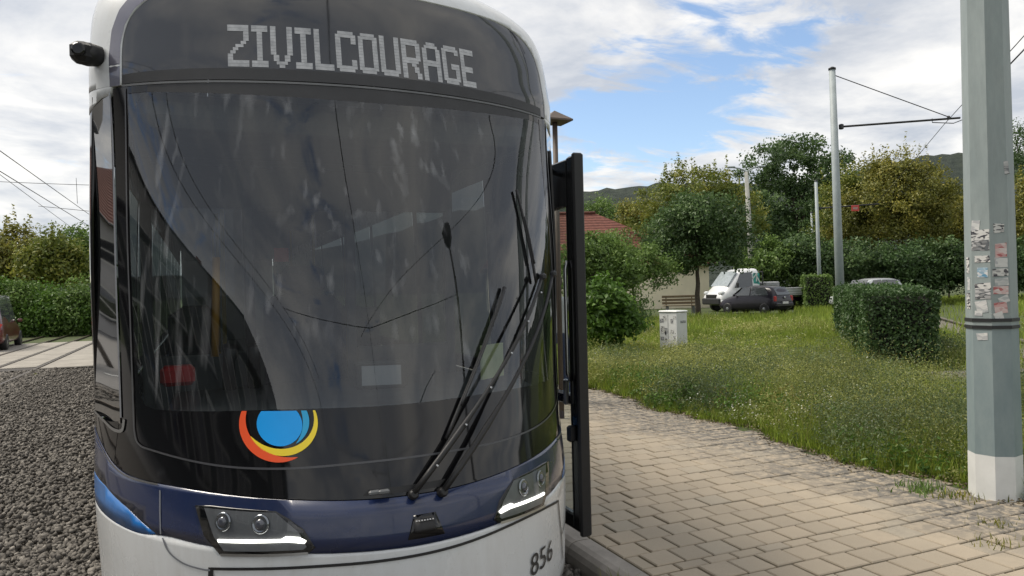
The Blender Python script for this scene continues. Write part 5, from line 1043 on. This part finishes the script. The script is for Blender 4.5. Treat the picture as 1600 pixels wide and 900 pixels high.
house('house', 'pale apartment house with red roof mirrored in the tram side window', Vector((-25.5, 35, -.17)), R(35), 22, 8, 5.9, 10.2, pm('pale_render', (.42, .41, .40), .9, var=.06, vscale=1.5), 0.6, [(x, z, 1.1, 1.5) for x in (-9, -6.5, -4, -1.5, 1, 3.5, 6, 8.5) for z in (1.7, 4.3)])
plant('street_tree', 'small tree mirrored in the tram side window before the apartment house', 'tree', (-11.6, 15.9, -.17), [((0, 0, 2.9), (.9, .9, .8))], 3500, .12, G1, clump=.2, nclump=60, trunk=(1.9, .07), fill=.3)
house('depot_shed', 'dark green depot building mirrored in the left of the windscreen', Vector((-15.5, -1.0, -.17)), R(90), 17, 6, 5.0, 7.6, pm('shed_green', (.035, .05, .045), .6, var=.2), 1.0, [(x, z, 1.2, 1.4) for x in (-7, -5, -3, -1, 1, 3, 5, 7) for z in (1.6, 3.8)], None, pm('slate_grey', (.03, .032, .035), .7, var=.2))

# ------------------------------------------------------------------ vehicles
def loft(st, mat, name, root):
    """st: stations (x, [(y, z) half section from bottom centre to roof centre])"""
    m = MB(); n = len(st[0][1]); vs = []
    for x, sec in st: vs += [(x, y, z) for y, z in sec] + [(x, -y, z) for y, z in sec[::-1][1:-1]]
    k = 2 * n - 2; fs = [(i * k + j, i * k + (j + 1) % k, (i + 1) * k + (j + 1) % k, (i + 1) * k + j) for i in range(len(st) - 1) for j in range(k)] + [tuple(range(k - 1, -1, -1)), tuple((len(st) - 1) * k + j for j in range(k))]
    m.add(vs, fs, True); me = m.mesh(name); o = link(name, me, mat, root); md = o.modifiers.new('sub', 'SUBSURF'); md.levels = 2; md.render_levels = 2; return o
def wheel(root, x, y, r, w=.2):
    s = 1 if y > 0 else -1; o = MB().lathe((x, y - s * w / 2, r), [(r * .7, 0), (r * .93, .0), (r, .03), (r, w - .03), (r * .93, w), (r * .68, w)], 20, Vector((0, s, 0))).build('wheel', M_RUBBER, root)
    MB().lathe((x, y - s * w / 2 + s * (w - .03), r), [(r * .68, 0), (r * .66, .02), (r * .5, .012), (r * .2, .035), (r * .12, .04)], 14, Vector((0, s, 0))).build('rim', pm('alloy', (.32, .33, .34), .35, .8), o)
def quad(root, name, pts, mat, th=.01):
    p = [Vector(q) for q in pts]; nn = (p[1] - p[0]).cross(p[2] - p[0]).normalized() * th; k = len(p)
    return MB().add(p + [q + nn for q in p], [tuple(range(k - 1, -1, -1)), tuple(range(k, 2 * k))] + [(i, (i + 1) % k, k + (i + 1) % k, k + i) for i in range(k)]).build(name, mat, root)
M_CARGL = pm('car_glass', (.07, .078, .085), .05, var=.1, spec=1.0)
def hatchback(label, c, heading, L, W, H, paint, plate=True):
    root = empty('parked_car', c, heading); tag(root, label, 'car'); w = W / 2; x0 = -L / 2
    def sec(zb, zbelt, zroof, wl, wb, wr): return [(0, zb), (wl * .85, zb), (wl, zb + .12), (wl, zbelt * .72), (wb, zbelt), (wr, zroof - .03), (wr * .6, zroof), (0, zroof + .01)]
    f = [(x0, sec(.42, .72, .78, w * .80, w * .78, w * .62)), (x0 + .06, sec(.28, .86, .98, w * .94, w * .90, w * .68)), (x0 + .22, sec(.22, .93, H * .90, w, w * .95, w * .70)), (x0 + .60, sec(.20, .95, H * .985, w, w * .96, w * .74)), (x0 + L * .42, sec(.18, .94, H, w, w * .96, w * .74)), (x0 + L * .56, sec(.18, .93, H * .965, w, w * .96, w * .73)), (x0 + L * .72, sec(.18, .92, 1.02, w, w * .95, w * .74)), (x0 + L * .86, sec(.2, .84, .90, w * .98, w * .9, w * .6)), (x0 + L * .965, sec(.24, .68, .72, w * .90, w * .8, w * .5)), (x0 + L, sec(.34, .55, .58, w * .72, w * .65, w * .4))]
    loft(f, paint, 'body', root)
    for s in (-1, 1):
        quad(root, 'side_window', [(x0 + .40, s * w * .93, .99), (x0 + L * .40, s * w * .955, .98), (x0 + L * .40, s * w * .79, H - .1), (x0 + .66, s * w * .775, H - .12)][::s], M_CARGL, .012)
        quad(root, 'side_window', [(x0 + L * .42, s * w * .955, .98), (x0 + L * .66, s * w * .95, .97), (x0 + L * .555, s * w * .80, H - .13), (x0 + L * .42, s * w * .79, H - .1)][::s], M_CARGL, .012)
        for x in (x0 + L * .17, x0 + L * .80): wheel(root, x, s * (w - .09), .30)
        MB().bbox((x0 + .07, s * w * .80, .80), (.10, .20, .30), .04).build('tail_light', pm('tail_red', (.35, .02, .02), .25), root); MB().bbox((x0 + L * .94, s * w * .66, .66), (.16, .28, .14), .04).build('headlight', pm('head_glass', (.55, .57, .58), .2), root); MB().bbox((x0 + L * .66, s * (w + .07), 1.0), (.10, .16, .12), .03).build('mirror', paint, root)
    quad(root, 'rear_window', [(x0 + .06, w * .66, .98), (x0 + .06, -w * .66, .98), (x0 + .33, -w * .58, H - .13), (x0 + .33, w * .58, H - .13)], M_CARGL, .03); quad(root, 'windscreen', [(x0 + L * .735, -w * .72, 1.01), (x0 + L * .735, w * .72, 1.01), (x0 + L * .60, w * .64, H - .12), (x0 + L * .60, -w * .64, H - .12)], M_CARGL, .03)
    MB().bbox((x0 + .02, 0, .50), (.14, W * .86, .24), .06).build('bumper', paint, root)
    if plate: MB().bbox((x0 - .055, 0, .60), (.02, .46, .11), .004).build('number_plate', pm('plate_white', (.6, .6, .58), .5), root)
    MB().lathe((x0 - .02, 0, .86), [(.06, 0), (.06, .015), (.03, .02)], 14, Vector((-1, 0, 0))).build('badge', M_STEEL, root); return root
def face(dr): return math.atan2(dr.y, dr.x)
cdir = (-RGT * math.cos(R(56)) + FWD * math.sin(R(56)))
hatchback('small dark hatchback parked beside the white pickup', gat(1178, 38.5, GZ), face(cdir), 3.65, 1.64, 1.50, pm('car_plum', (.012, .010, .018), .3, var=.1, spec=.4, coat=.25))
hatchback('silver car roof peeping over the box hedge', gat(1354, 41, GZ + .02), face(-RGT * .9 - FWD * .3), 4.2, 1.75, 1.72, pm('car_silver', (.42, .44, .45), .3, .3, var=.05, coat=.5))
van = hatchback('dark red van at the left picture edge with striped rear', Vector((-8.0, 29.3, -.13)), face(Vector((-.05, 1, 0))), 4.6, 1.85, 2.05, pm('car_red', (.10, .016, .014), .3, var=.1, coat=.6))
for i in range(4): MB().box((-2.34, -.78 + i * .10, .78 + i * .02), (.02, .07, .42), rx=R(35)).build('warning_stripe', pm('stripe_white', (.55, .5, .5), .5) if i % 2 else pm('sign_red', (.5, .05, .04), .5), van)
def pickup(label, c, heading):
    root = empty('pickup_truck', c, heading); tag(root, label, 'truck'); Wt = pm('truck_white', (.68, .69, .70), .3, var=.04, coat=.4); w = 1.0
    def sec(zb, zbelt, zroof, wl, wb, wr): return [(0, zb), (wl * .85, zb), (wl, zb + .14), (wl, zbelt * .75), (wb, zbelt), (wr, zroof - .05), (wr * .6, zroof), (0, zroof + .01)]
    loft([(.55, sec(.45, 1.25, 2.22, w * .98, w * .96, w * .86)), (.62, sec(.40, 1.25, 2.25, w, w * .98, w * .87)), (1.3, sec(.36, 1.24, 2.26, w, w * .98, w * .87)), (1.75, sec(.36, 1.22, 2.12, w, w * .97, w * .84)), (2.30, sec(.34, 1.16, 1.50, w, w * .95, w * .80)), (2.62, sec(.34, 1.08, 1.14, w * .98, w * .90, w * .62)), (2.86, sec(.36, .92, .98, w * .92, w * .82, w * .5)), (2.94, sec(.42, .74, .78, w * .82, w * .7, w * .4))], Wt, 'cab', root)
    quad(root, 'windscreen', [(2.40, -.80, 1.32), (2.40, .80, 1.32), (1.80, .72, 2.08), (1.80, -.72, 2.08)], pm('pale_glass', (.30, .34, .36), .05, var=.2, spec=1.0), .05)
    for s in (-1, 1):
        quad(root, 'side_window', [(1.05, s * .985, 1.28), (2.12, s * .965, 1.24), (1.72, s * .875, 2.0), (1.05, s * .885, 2.05)][::s], M_CARGL, .02); MB().bbox((2.05, s * 1.12, 1.38), (.10, .18, .28), .04).build('mirror', M_DGREY, root)
        for x in (2.1, -1.2): wheel(root, x, s * .88, .35, .24)
        MB().bbox((2.72, s * .70, .98), (.30, .34, .20), .06).build('headlight', pm('head_glass', (.55, .57, .58), .2), root)
        gr = MB().box((.80, s * .945, 1.68), (.36, .02, .62)).build('graffiti', pm('graffiti_teal', (.03, .25, .22), .6, var=.7, vscale=7), root)
        for q in range(3): MB().box((.80 + (q - 1) * .10, s * .957, 1.66 + q * .09), (.06, .012, .40), ry=R(30 - 35 * q)).build('graffiti_stroke', pm('graffiti_white', (.6, .62, .6), .6), gr)
        bd = MB().bbox((-1.15, s * 1.02, .98), (3.15, .05, .40), .01).build('side_board', Wt, root)
        for z in (.85, .98, 1.11): MB().box((-1.15, s * 1.049, z), (3.1, .008, .015)).build('board_groove', M_GREY, bd)
    MB().bbox((2.92, 0, .55), (.14, 1.7, .34), .05).build('bumper', M_DGREY, root); MB().bbox((2.90, 0, .80), (.10, 1.0, .22), .03).build('grille', M_RUBBER, root)
    MB().bbox((-1.15, 0, .76), (3.2, 2.0, .08), .01).build('load_bed', M_GREY, root); MB().bbox((-2.72, 0, .98), (.05, 2.0, .40), .01).build('tail_board', Wt, root); MB().box((-1.1, 0, .55), (3.6, .8, .22)).build('chassis', M_RUBBER, root)
    rk = MB()
    for x in (.42,):
        rk.bbox((x, 0, 1.35), (.06, 1.96, .06), .01); rk.bbox((x, 0, 2.05), (.06, 1.9, .06), .01)
        for y in (-.92, -.3, .3, .92): rk.bbox((x, y, 1.5), (.05, .05, 1.15), .01)
    rk.build('headboard', M_DGREY, root); MB().bbox((-.25, .2, 1.25), (.9, 1.3, .55), .06).build('covered_load', pm('tarp_grey', (.28, .29, .30), .7, var=.2, bump=.5, bscale=6), root); return root
pk = pickup('white pickup truck with teal graffiti on the cab', gat(1186, 43.5, GZ), face(-RGT * math.cos(R(16)) - FWD * math.sin(R(16))))

pk.scale = (1.1, 1.1, 1.1)

# ------------------------------------------------------------------ person on the platform behind the door glass
def person():
    c = gat(868, 10.4, 0); root = empty('person', c, R(170)); tag(root, 'person in grey t-shirt and blue jeans standing behind the open door', 'person')
    J = dict(pel=(0, 0, .98), wa=(0, 0, 1.12), ch=(0, .01, 1.36), ne=(0, .0, 1.53), he=(0, -.02, 1.66), to=(0, -.02, 1.77), hl=(.10, 0, .93), kl=(.11, -.03, .52), al=(.11, .02, .10), fl=(.12, -.15, .04), hr=(-.10, 0, .93), kr=(-.12, -.02, .52), ar=(-.13, .03, .10), fr=(-.15, -.14, .04), sl=(.19, .01, 1.45), el=(.25, .03, 1.18), wl=(.24, -.08, .95), nl=(.235, -.12, .86), sr=(-.19, .01, 1.45), er=(-.25, .04, 1.18), wr=(-.24, -.05, .94), nr=(-.235, -.09, .85))
    rad = dict(pel=(.16, .12), wa=(.145, .105), ch=(.165, .115), ne=(.06, .06), he=(.078, .095), to=(.06, .07), hl=(.095, .095), kl=(.062, .065), al=(.042, .048), fl=(.042, .03), hr=(.095, .095), kr=(.062, .065), ar=(.042, .048), fr=(.042, .03), sl=(.068, .068), el=(.046, .046), wl=(.032, .032), nl=(.036, .022), sr=(.068, .068), er=(.046, .046), wr=(.032, .032), nr=(.036, .022))
    E_ = [('pel', 'wa'), ('wa', 'ch'), ('ch', 'ne'), ('ne', 'he'), ('he', 'to'), ('pel', 'hl'), ('hl', 'kl'), ('kl', 'al'), ('al', 'fl'), ('pel', 'hr'), ('hr', 'kr'), ('kr', 'ar'), ('ar', 'fr'), ('ch', 'sl'), ('sl', 'el'), ('el', 'wl'), ('wl', 'nl'), ('ch', 'sr'), ('sr', 'er'), ('er', 'wr'), ('wr', 'nr')]
    names = list(J); me = bpy.data.meshes.new('body'); me.from_pydata([J[q] for q in names], [(names.index(a), names.index(b)) for a, b in E_], []); o = link('body', me, None, root)
    sk = o.modifiers.new('skin', 'SKIN'); sk.use_smooth_shade = True
    for i, q in enumerate(names): me.skin_vertices[0].data[i].radius = rad[q]; me.skin_vertices[0].data[i].use_root = q == 'pel'
    o.modifiers.new('sub', 'SUBSURF').levels = 2
    k = NT('clothing'); tc_ = k.n('ShaderNodeTexCoord'); sp = k.n('ShaderNodeSeparateXYZ'); k.l(tc_.outputs['Object'], sp.inputs[0]); mr = k.n('ShaderNodeMath', operation='MULTIPLY'); k.l(sp.outputs[2], mr.inputs[0]); mr.inputs[1].default_value = .5
    r = k.n('ShaderNodeValToRGB'); r.color_ramp.interpolation = 'CONSTANT'; e = r.color_ramp.elements; st_ = [(0, (.03, .03, .03)), (.035, (.03, .045, .10)), (.495, (.42, .43, .45)), (.755, (.45, .26, .19))]
    while len(e) < 4: e.new(.5)
    for i, (p_, cc_) in enumerate(st_): e[i].position = p_; e[i].color = (*cc_, 1)
    k.l(mr.outputs[0], r.inputs[0]); k.l(r.outputs[0], k.b.inputs['Base Color']); k.b.inputs['Roughness'].default_value = .85; me.materials.append(k.m)
    h = MB().lathe((0, .005, 1.665), [(.088, 0), (.094, .04), (.090, .08), (.07, .125), (.03, .145)], 14); h.build('hair', pm('hair_brown', (.03, .02, .014), .8), root)
    for s in (-1, 1):
        MB().lathe((s * .032, -.108, 1.685), [(.010, 0), (.008, .006)], 8, Vector((0, -1, 0))).build('eye', M_RUBBER, root)
        for q in range(4): MB().tube([(s * (.225 + .008 * q), -.12 + .018 * q, .84), (s * (.226 + .008 * q), -.135 + .018 * q, .79), (s * (.222 + .006 * q), -.13 + .018 * q, .755 + .008 * abs(q - 1))], [.009, .008, .006], 6).build('finger', pm('skin', (.45, .26, .19), .6), root)
        MB().tube([(s * .215, -.12, .90), (s * .205, -.155, .86), (s * .205, -.16, .82)], [.011, .009, .007], 6).build('thumb', pm('skin', (.45, .26, .19), .6), root)
person()
